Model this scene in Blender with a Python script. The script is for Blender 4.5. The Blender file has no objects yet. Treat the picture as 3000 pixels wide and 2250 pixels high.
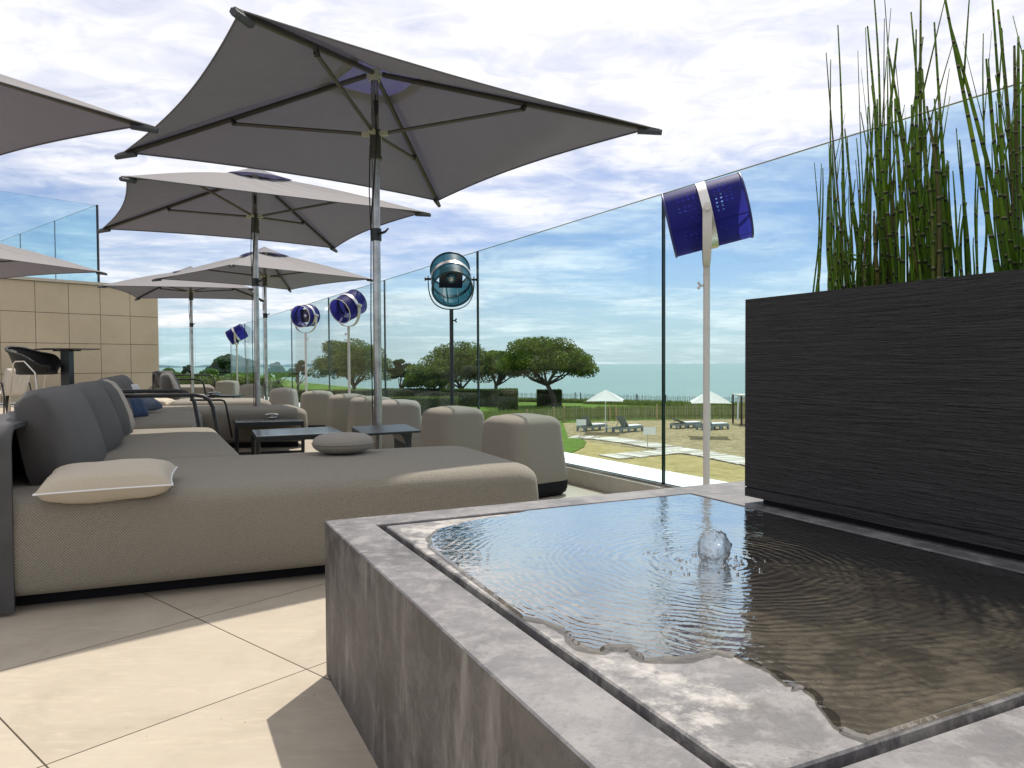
import bpy, math, random
import numpy as np
from mathutils import Vector, Matrix, noise
random.seed(7); np.random.seed(7)
R = math.radians
S = bpy.context.scene
COL = S.collection
# ------------------------------------------------------------------ camera
F = 2150.0; H = 0.9
pt, rl = R(1.51), R(0.315)
fw = Vector((0, math.cos(pt), -math.sin(pt))); r0 = Vector((1, 0, 0)); u0 = r0.cross(fw)
rt = r0*math.cos(rl) - u0*math.sin(rl); up = u0*math.cos(rl) + r0*math.sin(rl)
cam = bpy.data.cameras.new('camera'); camo = bpy.data.objects.new('camera', cam); COL.objects.link(camo)
cam.sensor_width = 36; cam.lens = F/3000*36; cam.clip_start = .03; cam.clip_end = 60000
m = Matrix((rt, up, -fw)).transposed().to_4x4(); m.translation = (0, 0, H); camo.matrix_world = m
S.camera = camo
def at(u, v, z):          # survey of the photograph: where its line of sight meets the height z
    d = fw*F + rt*(u-1500) - up*(v-1125)
    return Vector((0, 0, H)) + d*((z-H)/d.z)
def atY(u, v, Y):
    d = fw*F + rt*(u-1500) - up*(v-1125)
    return Vector((0, 0, H)) + d*(Y/d.y)
# ------------------------------------------------------------------ helpers
class MB:
    def __init__(s): s.v = []; s.f = []; s.m = []
    def add(s, vs, fs, mi=0):
        b = len(s.v); s.v += [tuple(p) for p in vs]; s.f += [[b+i for i in f] for f in fs]; s.m += [mi]*len(fs)
    def box(s, x0, x1, y0, y1, z0, z1, fn=None, mi=0):
        vs = [(x, y, z) for z in (z0, z1) for y in (y0, y1) for x in (x0, x1)]
        if fn: vs = [fn(*p) for p in vs]
        s.add(vs, [(0, 2, 3, 1), (4, 5, 7, 6), (0, 1, 5, 4), (2, 6, 7, 3), (0, 4, 6, 2), (1, 3, 7, 5)], mi)
    def prism(s, pts, z0, z1, mi=0):
        n = len(pts)
        s.add([(p[0], p[1], z0) for p in pts]+[(p[0], p[1], z1) for p in pts],
              [list(range(n))[::-1], [n+i for i in range(n)]]+[(i, (i+1) % n, n+(i+1) % n, n+i) for i in range(n)], mi)
    def tube(s, pts, rad, n=8, cap=True, mi=0, flat=1.0, close=False):
        pts = [Vector(p) for p in pts]; k = len(pts)
        if not hasattr(rad, '__len__'): rad = [rad]*k
        vs = []; prev = None
        for i, p in enumerate(pts):
            if close: t = (pts[(i+1) % k]-pts[i-1]).normalized()
            else: t = (pts[min(i+1, k-1)]-pts[max(i-1, 0)]).normalized()
            if prev is None:
                a = Vector((0, 0, 1)) if abs(t.z) < .9 else Vector((1, 0, 0))
                e1 = t.cross(a).normalized()
            else:
                e1 = (prev - t*prev.dot(t)).normalized()
            prev = e1; e2 = t.cross(e1)
            for j in range(n):
                an = 2*math.pi*j/n
                vs.append(p + (e1*math.cos(an) + e2*math.sin(an)*flat)*rad[i])
        fs = []
        for i in range(k if close else k-1):
            i2 = (i+1) % k
            for j in range(n): fs.append((i*n+j, i*n+(j+1) % n, i2*n+(j+1) % n, i2*n+j))
        if cap and not close: fs += [list(range(n))[::-1], [(k-1)*n+j for j in range(n)]]
        s.add(vs, fs, mi)
    def rings(s, rings, cap0=True, cap1=True, mi=0):
        n = len(rings[0]); vs = [p for r_ in rings for p in r_]; fs = []
        for i in range(len(rings)-1):
            for j in range(n): fs.append((i*n+j, i*n+(j+1) % n, (i+1)*n+(j+1) % n, (i+1)*n+j))
        if cap0: fs.append(list(range(n))[::-1])
        if cap1: fs.append([(len(rings)-1)*n+j for j in range(n)])
        s.add(vs, fs, mi)
    def build(s, name, mats, parent=None, smooth=False, loc=None, xf=None):
        me = bpy.data.meshes.new(name); base = Vector((0, 0, 0))
        vs = s.v
        if xf is not None: vs = [tuple(xf @ Vector(p)) for p in vs]
        if parent is not None: base = parent['_o'] if False else Vector(parent.location)
        if loc is not None: base = Vector(loc)
        if base.length > 0: vs = [(p[0]-base.x, p[1]-base.y, p[2]-base.z) for p in vs]
        me.from_pydata(vs, [], s.f)
        if not isinstance(mats, (list, tuple)): mats = [mats]
        for m_ in mats: me.materials.append(m_)
        if len(mats) > 1: me.polygons.foreach_set('material_index', s.m)
        if smooth:
            me.polygons.foreach_set('use_smooth', [True]*len(me.polygons))
            if smooth != 'all':
                me.set_sharp_from_angle(angle=R(smooth if smooth is not True else 38))
        o = bpy.data.objects.new(name, me); COL.objects.link(o)
        if parent is not None: o.parent = parent
        elif loc is not None: o.location = loc
        me.update()
        return o
def thing(name, label, cat, loc, group=None):
    o = bpy.data.objects.new(name, None); o.empty_display_size = .1; COL.objects.link(o); o.location = loc
    o['label'] = label; o['category'] = cat
    if group: o['group'] = group
    return o
def tag(o, label, cat, group=None, kind=None):
    if label: o['label'] = label
    if cat: o['category'] = cat
    if group: o['group'] = group
    if kind: o['kind'] = kind
    return o
def sub(o, parent):       # hang a built part (vertices already local to the thing) under another part
    o.parent = parent; return o
def copy_tree(o, parent=None):
    c = o.copy(); COL.objects.link(c); c.parent = parent
    for ch in list(o.children): copy_tree(ch, c)
    return c
def az(a): a = R(a); return Vector((math.sin(a), math.cos(a), 0))
# ------------------------------------------------------------------ materials
def M(name, col=(.5, .5, .5), rough=.6, metal=0.0, spec=.5, **kw):
    m_ = bpy.data.materials.new(name); m_.use_nodes = True
    nt = m_.node_tree; b = nt.nodes['Principled BSDF']
    b.inputs['Base Color'].default_value = (*col, 1); b.inputs['Roughness'].default_value = rough
    b.inputs['Metallic'].default_value = metal; b.inputs['Specular IOR Level'].default_value = spec
    for k, v in kw.items(): b.inputs[k.replace('_', ' ')].default_value = v
    return m_
class NT:
    def __init__(s, m_): s.t = m_.node_tree; s.n = s.t.nodes; s.b = s.n.get('Principled BSDF')
    def node(s, typ, **kw):
        n = s.n.new(typ)
        for k, v in kw.items():
            if k.startswith('_'): setattr(n, k[1:], v)
            else:
                key = int(k[1:]) if k[0] == 'i' and k[1:].isdigit() else k.replace('_', ' ')
                s.set(n.inputs[key], v)
        return n
    def set(s, inp, v):
        if isinstance(v, bpy.types.NodeSocket): s.t.links.new(v, inp)
        elif isinstance(v, bpy.types.Node): s.t.links.new(v.outputs[0], inp)
        else: inp.default_value = v
    def co(s, kind='Object', scale=(1, 1, 1), rot=(0, 0, 0), src=None):
        tc = src or s.node('ShaderNodeTexCoord').outputs[kind]
        return s.node('ShaderNodeMapping', Vector=tc, Scale=scale, Rotation=rot).outputs[0]
    def pos(s): return s.node('ShaderNodeNewGeometry').outputs['Position']
    def noise(s, vec, scale=5, detail=4, rough=.55, dist=0, out=0):
        return s.node('ShaderNodeTexNoise', Vector=vec, Scale=scale, Detail=detail, Roughness=rough, Distortion=dist).outputs[out]
    def ramp(s, fac, stops, interp='LINEAR'):
        n = s.node('ShaderNodeValToRGB', Fac=fac); cr = n.color_ramp; cr.interpolation = interp
        while len(cr.elements) < len(stops): cr.elements.new(.5)
        for e, (p, c) in zip(cr.elements, stops):
            e.position = p; e.color = (*c, 1) if hasattr(c, '__len__') else (c, c, c, 1)
        return n.outputs[0]
    def math(s, op, a, b=0, c=0, clamp=False):
        n = s.node('ShaderNodeMath', _operation=op, _use_clamp=clamp); s.set(n.inputs[0], a); s.set(n.inputs[1], b); s.set(n.inputs[2], c); return n.outputs[0]
    def mix(s, fac, a, b, typ='MIX'):
        n = s.node('ShaderNodeMix', _data_type='RGBA', _blend_type=typ)
        s.set(n.inputs[0], fac)
        for i, v in ((6, a), (7, b)):
            if isinstance(v, tuple) and len(v) == 3: v = (*v, 1)
            s.set(n.inputs[i], v)
        return n.outputs[2]
    def bump(s, h, strength=.3, dist=.01, normal=None):
        n = s.node('ShaderNodeBump', Height=h, Strength=strength, Distance=dist)
        if normal is not None: s.set(n.inputs['Normal'], normal)
        s.t.links.new(n.outputs[0], s.b.inputs['Normal']); return n.outputs[0]
    def base(s, c): s.set(s.b.inputs['Base Color'], c)
    def rough(s, c): s.set(s.b.inputs['Roughness'], c)
    def sepxyz(s, v): return s.node('ShaderNodeSeparateXYZ', Vector=v).outputs

def fabric(name, c, weave=0.006, rough=.95, dark=.62, bump=.5, turn=-21.5):
    m_ = M(name, c, rough, spec=.15); t = NT(m_); b = t.b
    b.inputs['Sheen Weight'].default_value = .15; b.inputs['Sheen Roughness'].default_value = .6
    p = t.pos(); q = t.co(src=p, rot=(0, 0, R(turn))); nq = t.sepxyz(t.co(src=t.node('ShaderNodeNewGeometry').outputs['Normal'], rot=(0, 0, R(turn)))); wx, wy, wz = [t.math('POWER', t.math('ABSOLUTE', nq[i]), 3.0) for i in range(3)]
    s_ = t.sepxyz(q); k = 2*math.pi/weave
    sx = t.math('SINE', t.math('MULTIPLY', s_[0], k)); sy = t.math('SINE', t.math('MULTIPLY', s_[1], k)); sz = t.math('SINE', t.math('MULTIPLY', s_[2], k))
    w = t.math('MULTIPLY', t.math('ADD', t.math('ADD', t.math('MULTIPLY', t.math('MULTIPLY', sx, sy), wz), t.math('MULTIPLY', t.math('MULTIPLY', sy, sz), wx)), t.math('MULTIPLY', t.math('MULTIPLY', sx, sz), wy)), .55)
    n1 = t.noise(p, 320, 2, .6); n2 = t.noise(p, 3.0, 3, .6); n3 = t.noise(p, 60, 3, .6)
    h = t.math('ADD', t.math('ADD', w, .5), t.math('MULTIPLY', t.math('SUBTRACT', n1, .5), 1.3))
    d = tuple(x*dark for x in c); l_ = tuple(min(1, x*1.28) for x in c)
    cc = t.mix(t.math('MULTIPLY', h, 1.0, clamp=True), d, l_)
    cc = t.mix(t.math('MULTIPLY', t.math('ADD', n2, t.math('MULTIPLY', n3, .4)), .5), cc, tuple(x*.86 for x in c), 'MIX')
    t.base(cc); t.bump(t.math('ADD', h, t.math('MULTIPLY', n3, .5)), bump, .003)
    return m_
taupe = fabric('taupe_weave', (.315, .282, .226), .0105, dark=.28, bump=.9)
taupe_pouf = fabric('taupe_pouf_weave', (.315, .282, .226), .0095, dark=.45, bump=.8, turn=-38.4)
taupe_grey = fabric('taupe_grey_weave', (.29, .26, .225), .012, turn=-8)
charcoal = fabric('charcoal_wool', (.088, .083, .080), .006, dark=.6)
beige_linen = fabric('beige_linen', (.47, .41, .32), .003, dark=.85, bump=.2)
blue_cloth = fabric('navy_cloth', (.025, .055, .13), .003, dark=.7, bump=.2)
grey_cloth = fabric('grey_blue_cloth', (.10, .12, .17), .003, dark=.7, bump=.2)
white_cloth = fabric('white_cloth', (.72, .72, .72), .003, dark=.9, bump=.2)
def canvas_mat(name, c, tr=.22, tcol=(1, 1, 1)):
    m_ = M(name, c, .85, spec=.2); t = NT(m_); p = t.pos()
    n1 = t.noise(t.co(src=p, scale=(1, 1, 1)), 6, 4, .6); n2 = t.noise(p, 220, 2, .6)
    col = t.mix(n1, tuple(x*.92 for x in c), tuple(x*1.06 for x in c))
    col = t.mix(t.math('MULTIPLY', n2, .35), col, tuple(x*.75 for x in c))
    t.base(col); t.bump(t.math('ADD', t.math('MULTIPLY', n2, .1), t.math('MULTIPLY', n1, 1.0)), .25, .02)
    tl = t.node('ShaderNodeBsdfTranslucent', Color=t.mix(1.0, col, tcol, 'MULTIPLY'))
    mx = t.node('ShaderNodeMixShader', Fac=tr, i1=t.b.outputs[0], i2=tl.outputs[0])
    t.t.links.new(mx.outputs[0], t.n['Material Output'].inputs[0])
    return m_
canvas = canvas_mat('taupe_canvas', (.235, .225, .228), .075, (.62, .66, 1.25))
hem_m = M('grey_hem_binding', (.12, .12, .135), .85)
canvas_vent = canvas_mat('blue_grey_vent_canvas', (.22, .215, .235), .16, (.55, .6, 1.4))
canvas_white = canvas_mat('white_canvas', (.78, .76, .72), .2)
dark_metal = M('bronze_grey_metal', (.085, .08, .07), .42, .6)
dark_pocket = M('black_webbing', (.05, .055, .07), .7)
black_metal = M('black_powder_coat', (.018, .02, .022), .38, .2)
black_soft = M('black_rubber_base', (.008, .008, .011), .7, spec=.2)
cord_mat = M('black_cord', (.015, .015, .015), .8)
steel = M('brushed_steel', (.50, .48, .46), .28, 1.0)
t = NT(steel); n_ = t.noise(t.co(src=t.pos(), scale=(60, 60, 1.2)), 4, 3, .6); t.rough(t.ramp(n_, [(.3, .18), (.7, .42)])); t.base(t.ramp(t.noise(t.pos(), 9, 4, .6), [(.3, (.30, .28, .26)), (.7, (.56, .55, .53))]))
alu = M('satin_aluminium', (.62, .60, .58), .35, .85)
fitting = M('pale_plastic_fitting', (.45, .44, .36), .5)
cream_paint = M('cream_painted_metal', (.60, .56, .52), .42)
white_paint = M('white_paint', (.8, .8, .78), .5)
shell_mat = M('anthracite_shell', (.045, .043, .045), .55); t = NT(shell_mat)
t.base(t.ramp(t.noise(t.pos(), 5, 5, .65), [(.35, (.038, .037, .038)), (.7, (.06, .057, .057))])); t.bump(t.noise(t.pos(), 400, 2, .6), .25, .001)
table_glass = M('smoked_table_top', (.05, .058, .06), .22, .0, .6)
chrome = M('worn_chrome', (.6, .57, .52), .3, 1.0)
def wicker():
    m_ = M('black_wicker', (.015, .014, .013), .5); t = NT(m_); s_ = t.sepxyz(t.pos())
    w = t.math('MULTIPLY', t.math('SINE', t.math('MULTIPLY', s_[2], 420)), t.math('SINE', t.math('MULTIPLY', s_[0], 420)))
    t.base(t.ramp(w, [(.2, (.006, .006, .006)), (.9, (.04, .035, .03))])); t.bump(w, .8, .006); return m_
wick = wicker()

# --- stone, tiles, planter
def floor_mat():
    m_ = M('cream_porcelain_tiles', (.6, .5, .4), .55, spec=.35); t = NT(m_); p = t.pos()
    mp = t.node('ShaderNodeMapping', Vector=p, Location=(.614, -2.154, 0)).outputs[0]
    rt_ = t.node('ShaderNodeMapping', Vector=mp, Rotation=(0, 0, R(40.9))).outputs[0]
    s_ = t.sepxyz(rt_); lines = []; ids = []
    for i, sz in ((0, .685), (1, .683)):
        a = t.math('DIVIDE', s_[i], sz); ids.append(t.math('ROUND', t.math('ADD', a, .5)))
        fr = t.math('ABSOLUTE', t.math('SUBTRACT', t.math('FRACT', t.math('ADD', a, .5)), .5))
        lines.append(t.math('LESS_THAN', fr, .0032))
    ln = t.math('MAXIMUM', lines[0], lines[1])
    idv = t.node('ShaderNodeCombineXYZ', X=ids[0], Y=ids[1]).outputs[0]
    wn = t.node('ShaderNodeTexWhiteNoise', Vector=idv)
    off = t.node('ShaderNodeVectorMath', _operation='MULTIPLY_ADD', i0=wn.outputs['Color'], i1=(7, 7, 7), i2=p).outputs[0]
    n1 = t.noise(off, 3.2, 7, .62, .5); n2 = t.noise(off, 26, 4, .7); n3 = t.noise(t.co(src=off, scale=(3, 14, 3)), 2.5, 4, .6, 1.2)
    c = t.ramp(n1, [(.25, (.31, .265, .205)), (.5, (.40, .345, .275)), (.75, (.45, .395, .32))])
    c = t.mix(t.ramp(n2, [(.45, 0.0), (.72, .35)]), c, (.40, .33, .245))
    c = t.mix(t.ramp(n3, [(.52, 0.0), (.8, .35)]), c, (.58, .50, .40))
    c = t.mix(t.math('MULTIPLY', wn.outputs['Value'], .16), c, (.40, .35, .28))
    n4 = t.noise(p, 1.1, 5, .7); c = t.mix(t.ramp(n4, [(.5, 0.0), (.8, .35)]), c, (.33, .29, .23))
    spk = t.noise(p, 45, 1, .5); c = t.mix(t.ramp(spk, [(.79, 0.0), (.81, .8)]), c, (.10, .085, .06))
    c = t.mix(ln, c, (.055, .042, .025)); t.base(c)
    t.rough(t.ramp(n1, [(.3, .62), (.7, .45)]))
    t.bump(t.math('SUBTRACT', t.math('MULTIPLY', n2, .25), ln), .35, .003)
    return m_
tiles = floor_mat()
def stone_mat(name, wet=False, streak=False):
    m_ = M(name, (.2, .2, .2), .6, spec=.4); t = NT(m_); p = t.pos()
    n1 = t.noise(p, 3.4, 8, .68, .4); n2 = t.noise(p, 16, 6, .7, .3); n3 = t.noise(p, 90, 3, .7)
    c = t.ramp(n1, [(.32, (.065, .062, .066)), (.5, (.115, .11, .116)), (.66, (.18, .172, .176))])
    c = t.mix(t.ramp(n2, [(.47, 0.0), (.60, .6)]), c, (.25, .24, .24))
    c = t.mix(t.ramp(n3, [(.5, 0.0), (.75, .5)]), c, (.08, .075, .075))
    if streak:
        sv = t.co(src=p, scale=(4.5, 4.5, 1.1)); s1 = t.noise(sv, 2.4, 6, .7, .2); s2 = t.noise(t.co(src=p, scale=(3, 3, .8)), 2, 4, .6)
        c = t.mix(t.math('MULTIPLY', t.ramp(s1, [(.50, 0.0), (.62, 1.0)]), t.ramp(s2, [(.42, 0.0), (.56, 1.0)])), c, (.33, .325, .315))
        c = t.mix(t.ramp(t.noise(sv, 1.4, 4, .6), [(.48, 0.0), (.75, .5)]), c, (.06, .054, .045))
        c = t.mix(1.0, c, (.62, .59, .56), 'MULTIPLY')
    if wet:
        n5 = t.noise(t.co(src=p, rot=(0, 0, R(28)), scale=(1, 1, 1)), 4.2, 7, .72, .15); n6 = t.noise(t.co(src=p, scale=(1, 1, 1)), 22, 4, .75)
        c = t.mix(t.math('MULTIPLY', t.ramp(n5, [(.47, 0.0), (.54, .95)]), t.ramp(n6, [(.38, .3), (.55, 1.0)])), c, (.38, .36, .34))
        n8 = t.noise(p, 5.5, 5, .6, .3); c = t.mix(t.ramp(n8, [(.56, 0.0), (.66, .55)]), c, (.09, .08, .07))
        t.rough(t.ramp(n5, [(.4, .5), (.6, .75)]))
    else: t.rough(t.ramp(n2, [(.35, .48), (.7, .72)]))
    t.base(c); t.bump(t.math('ADD', n2, t.math('MULTIPLY', n3, .5)), .25, .004)
    return m_
stone = stone_mat('blue_grey_stone'); stone_side = stone_mat('streaked_stone', streak=True); stone_slab = stone_mat('wet_mottled_stone', wet=True)
gap_dark = M('dark_wet_gap', (.015, .015, .014), .35)
def planter_mat():
    m_ = M('black_ribbed_planter', (.02, .018, .022), .55, spec=.35); t = NT(m_); p = t.pos()
    q = t.co(src=p, scale=(1.6, 1.6, 36)); n1 = t.noise(q, 3.2, 5, .6, .5)
    q2 = t.co(src=p, scale=(4, 4, 95)); n2 = t.noise(q2, 3.0, 3, .6, .3)
    h = t.math('ADD', n1, t.math('MULTIPLY', n2, .55))
    t.base(t.ramp(h, [(.55, (.010, .010, .011)), (.95, (.028, .027, .029))])); t.bump(h, .95, .012)
    return m_
planter_m = planter_mat()
soil = M('dark_soil', (.03, .022, .015), .95)
white_stone = M('white_render_ledge', (.82, .80, .76), .7); t = NT(white_stone)
t.base(t.ramp(t.noise(t.pos(), 6, 6, .7), [(.3, (.74, .73, .69)), (.7, (.84, .83, .80))]))
kerb_m = M('pale_stone_kerb', (.45, .42, .35), .75); t = NT(kerb_m)
t.base(t.ramp(t.noise(t.pos(), 8, 6, .7), [(.3, (.38, .35, .29)), (.7, (.48, .45, .38))]))
wall_m = M('sandstone_panels', (.46, .38, .27), .8, spec=.2); t = NT(wall_m); p_ = t.pos()
t.base(t.mix(t.ramp(t.noise(p_, 30, 5, .7), [(.45, 0.0), (.7, .25)]), t.ramp(t.noise(p_, .9, 7, .65), [(.3, (.42, .355, .255)), (.7, (.50, .425, .315))]), (.34, .28, .20)))
t.bump(t.noise(p_, 60, 4, .6), .15, .004)
joint_m = M('dark_joint', (.12, .09, .06), .9)
# --- glass
def schlick(t, f0, scale=1.0, normal=None):
    g_ = t.node('ShaderNodeNewGeometry'); nn = normal if normal is not None else g_.outputs['Normal']
    d_ = t.node('ShaderNodeVectorMath', _operation='DOT_PRODUCT', i0=nn, i1=g_.outputs['Incoming']).outputs['Value']
    c_ = t.math('SUBTRACT', 1.0, t.math('ABSOLUTE', d_), clamp=True)
    return t.math('MULTIPLY', t.math('ADD', f0, t.math('MULTIPLY', t.math('POWER', c_, 5.0), 1-f0)), scale, clamp=True)
def glass_mat(name, tint):
    m_ = bpy.data.materials.new(name); m_.use_nodes = True; nt = m_.node_tree; nt.nodes.remove(nt.nodes['Principled BSDF']); t = NT(m_)
    tr = t.node('ShaderNodeBsdfTransparent', Color=(*tint, 1)); p = t.pos()
    sm = t.noise(p, 1.2, 4, .6)
    gl = t.node('ShaderNodeBsdfGlossy', Roughness=.003)
    bm = t.node('ShaderNodeBump', Height=sm, Strength=.02, Distance=.02); t.set(gl.inputs['Normal'], bm.outputs[0])
    fr = schlick(t, .035, .62)
    mx = t.node('ShaderNodeMixShader', Fac=fr, i1=tr.outputs[0], i2=gl.outputs[0])
    t.t.links.new(mx.outputs[0], t.n['Material Output'].inputs[0]); return m_
glass = glass_mat('tinted_safety_glass', (.875, .965, .985))
glass_edge = M('green_glass_edge', (.01, .025, .025), .15)
glass_edge_pale = M('pale_glass_edge', (.30, .42, .40), .2)
# --- nature
def leaf_mat(name, c1, c2, tr=.3):
    m_ = M(name, c1, .6, spec=.25); t = NT(m_); p = t.pos()
    rnd = t.node('ShaderNodeNewGeometry').outputs['Random Per Island']
    col = t.mix(t.ramp(t.noise(p, .75, 3, .6), [(.42, 0.0), (.6, 1.0)]), c1, c2); col = t.mix(t.math('MULTIPLY', rnd, .5), col, tuple(x*.45 for x in c1))
    t.base(col); tl = t.node('ShaderNodeBsdfTranslucent', Color=t.mix(.5, col, c2))
    mx = t.node('ShaderNodeMixShader', Fac=tr, i1=t.b.outputs[0], i2=tl.outputs[0]); t.t.links.new(mx.outputs[0], t.n['Material Output'].inputs[0]); return m_
pine_leaf = leaf_mat('pine_needles', (.04, .085, .010), (.17, .235, .02), .26)
pine_dark = leaf_mat('dark_pine_needles', (.03, .065, .018), (.06, .115, .02), .3)
shrub_leaf = leaf_mat('bright_shrub_leaves', (.06, .14, .02), (.13, .24, .03), .4)
hedge_leaf = leaf_mat('clipped_hedge_leaves', (.06, .10, .02), (.13, .18, .03), .35)
hedge_yellow = leaf_mat('yellowish_hedge_leaves', (.12, .16, .03), (.20, .20, .05), .3)
bark = M('grey_brown_bark', (.07, .055, .045), .9); t = NT(bark); t.bump(t.noise(t.co(src=t.pos(), scale=(6, 6, 1.5)), 4, 4, .7), .6, .05)
grass_m = M('lawn_grass', (.10, .18, .02), .9, spec=.1); t = NT(grass_m); p_ = t.pos()
g_ = t.ramp(t.noise(p_, .12, 6, .65), [(.35, (.085, .16, .014)), (.65, (.15, .25, .03))]); t.base(t.mix(t.ramp(t.noise(p_, 1.6, 6, .8), [(.42, 0.0), (.62, .7)]), g_, (.075, .095, .02))); t.bump(t.noise(p_, 14, 4, .7), .7, .1)
blade_m = leaf_mat('dune_grass_blades', (.13, .18, .04), (.20, .24, .06), .4)
sand_m = M('beach_sand', (.5, .42, .26), .95, spec=.1); t = NT(sand_m); p_ = t.pos()
s_ = t.ramp(t.noise(p_, .5, 7, .7), [(.3, (.40, .32, .17)), (.7, (.54, .44, .26))]); s_ = t.mix(t.ramp(t.noise(p_, 2.6, 5, .8), [(.46, 0.0), (.58, .85)]), s_, (.27, .21, .105))
t.base(s_); t.bump(t.noise(p_, 2.2, 6, .8), 1.0, .32)
sand_dull = M('scrubby_sand', (.42, .36, .18), .95, spec=.1); t = NT(sand_dull)
s_ = t.ramp(t.noise(p_ if False else t.pos(), .9, 7, .7), [(.3, (.31, .24, .09)), (.7, (.46, .37, .17))]); s_ = t.mix(t.ramp(t.noise(t.pos(), 2.2, 6, .8), [(.52, 0.0), (.68, .75)]), s_, (.15, .14, .05)); t.base(s_); t.bump(t.noise(t.pos(), 3.5, 6, .75), .9, .14)
sea_m = M('sea_water', (.22, .46, .44), .35, spec=.35); t = NT(sea_m); p_ = t.pos()
t.base(t.mix(t.ramp(t.noise(t.co(src=p_, scale=(.002, .012, 1)), 1.5, 5, .6), [(.35, 0.0), (.7, 1.0)]), (.095, .180, .155), (.125, .215, .18)))
t.bump(t.noise(t.co(src=p_, scale=(.12, .5, 1)), 1.6, 6, .7), .5, .35)
wood_weather = M('weathered_grey_wood', (.46, .42, .35), .85); t = NT(wood_weather); t.base(t.ramp(t.noise(t.co(src=t.pos(), scale=(1, 1, 1)), 2.5, 6, .7), [(.3, (.40, .37, .31)), (.7, (.60, .56, .48))]))
wood_path = M('bleached_planks', (.66, .62, .54), .8); t = NT(wood_path); t.base(t.mix(t.node('ShaderNodeNewGeometry').outputs['Random Per Island'], (.66, .61, .53), (.30, .26, .19)))
pal_m = M('chestnut_pales', (.26, .20, .12), .9); t = NT(pal_m); t.base(t.mix(t.node('ShaderNodeNewGeometry').outputs['Random Per Island'], (.20, .17, .09), (.36, .31, .22)))
pal_grey = M('silvered_pales', (.3, .28, .24), .9); t = NT(pal_grey); t.base(t.mix(t.node('ShaderNodeNewGeometry').outputs['Random Per Island'], (.12, .11, .09), (.42, .40, .36)))
post_m = M('peeled_post', (.42, .32, .16), .85); dark_post = M('dark_post', (.04, .03, .02), .9)
lounger_m = M('sage_grey_lounger', (.22, .26, .255), .6)
stem_m = M('horsetail_green', (.06, .12, .02), .5, spec=.22); t = NT(stem_m); p_ = t.pos()
tc = t.node('ShaderNodeUVMap').outputs[0]; s_ = t.sepxyz(tc)
fr_ = t.math('FRACT', s_[1]); ring = t.math('LESS_THAN', t.math('ABSOLUTE', t.math('SUBTRACT', fr_, .5)), .055); ring2 = t.math('LESS_THAN', t.math('ABSOLUTE', t.math('SUBTRACT', fr_, .58)), .03)
c_ = t.ramp(t.noise(p_, 7, 3, .6), [(.3, (.045, .105, .005)), (.55, (.09, .175, .008)), (.8, (.18, .25, .015))])
rnd = s_[0]; c_ = t.mix(t.ramp(rnd, [(.80, 0.0), (.86, .8)]), c_, (.10, .07, .03))
c_ = t.mix(t.ramp(t.sepxyz(p_)[2], [(.0, 0.0), (1.0, .0)]), c_, (.05, .04, .03))
c_ = t.mix(ring, c_, (.012, .012, .008)); c_ = t.mix(ring2, c_, (.22, .22, .12)); t.base(c_)
tl = t.node('ShaderNodeBsdfTranslucent', Color=(.13, .24, .02, 1)); mx = t.node('ShaderNodeMixShader', Fac=.22, i1=t.b.outputs[0], i2=tl.outputs[0]); t.t.links.new(mx.outputs[0], t.n['Material Output'].inputs[0])

# ------------------------------------------------------------------ world and sun
SUN_EL, SUN_AZ = 57.3, 17.0
w = bpy.data.worlds.new('World'); S.world = w; w.use_nodes = True; nt = w.node_tree
class WT(NT):
    def __init__(s, t): s.t = t; s.n = t.nodes; s.b = None
t = WT(nt); bg = nt.nodes['Background']
sky = t.node('ShaderNodeTexSky', _sky_type='NISHITA', _sun_disc=False, _sun_elevation=R(SUN_EL), _sun_rotation=R(SUN_AZ), _air_density=1.0, _dust_density=.6, _ozone_density=2.5)
bg.inputs['Strength'].default_value = .085
t.set(bg.inputs['Color'], t.mix(1.0, sky.outputs[0], (.84, .92, 1.14), 'MULTIPLY'))
g = t.node('ShaderNodeTexCoord').outputs['Generated']; sx_ = t.sepxyz(g)
zc = t.math('MAXIMUM', sx_[2], 0.0); inv = t.math('DIVIDE', 1.0, t.math('ADD', zc, .10))
pl = t.node('ShaderNodeCombineXYZ', X=t.math('MULTIPLY', sx_[0], inv), Y=t.math('MULTIPLY', sx_[1], inv), Z=0.0).outputs[0]
c1 = t.noise(t.co(src=pl, scale=(.8, 1.0, 1), rot=(0, 0, R(12))), 1.25, 10, .56, .5)
c2 = t.noise(t.co(src=pl, scale=(1.3, 1.6, 1)), 4.2, 8, .6, .8)
c3 = t.noise(t.co(src=pl, scale=(.35, 1.6, 1), rot=(0, 0, R(-4))), 1.7, 7, .6, .6)
dens = t.math('ADD', t.math('ADD', t.math('MULTIPLY', c1, .82), t.math('MULTIPLY', c2, .16)), t.math('MULTIPLY', c3, t.ramp(sx_[2], [(.05, .30), (.26, .24)])))
cover = t.ramp(sx_[2], [(0.0, .02), (.035, .08), (.07, .17), (.12, .15), (.20, .19), (.28, .34), (.36, .40), (.6, .40)])
gap = t.math('MULTIPLY', t.ramp(sx_[0], [(-.35, 0.0), (.0, .0), (.12, .6), (.5, 1.0)]), t.ramp(sx_[2], [(.02, 0.0), (.10, 1.0), (.24, 1.0), (.34, .0)]))
cover = t.math('SUBTRACT', cover, t.math('MULTIPLY', gap, .10))
dd = t.math('ADD', dens, t.math('SUBTRACT', cover, .22))
fac = t.ramp(dd, [(.44, .10), (.56, .42), (.68, .85), (.82, 1.0)])
cb = t.node('ShaderNodeBackground')
cc_ = t.ramp(t.math('ADD', t.math('MULTIPLY', c2, .5), t.math('MULTIPLY', c1, .5)), [(.36, (.84, .85, .98)), (.46, (.98, .98, 1.04)), (.56, (1.15, 1.13, 1.12))])
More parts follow.
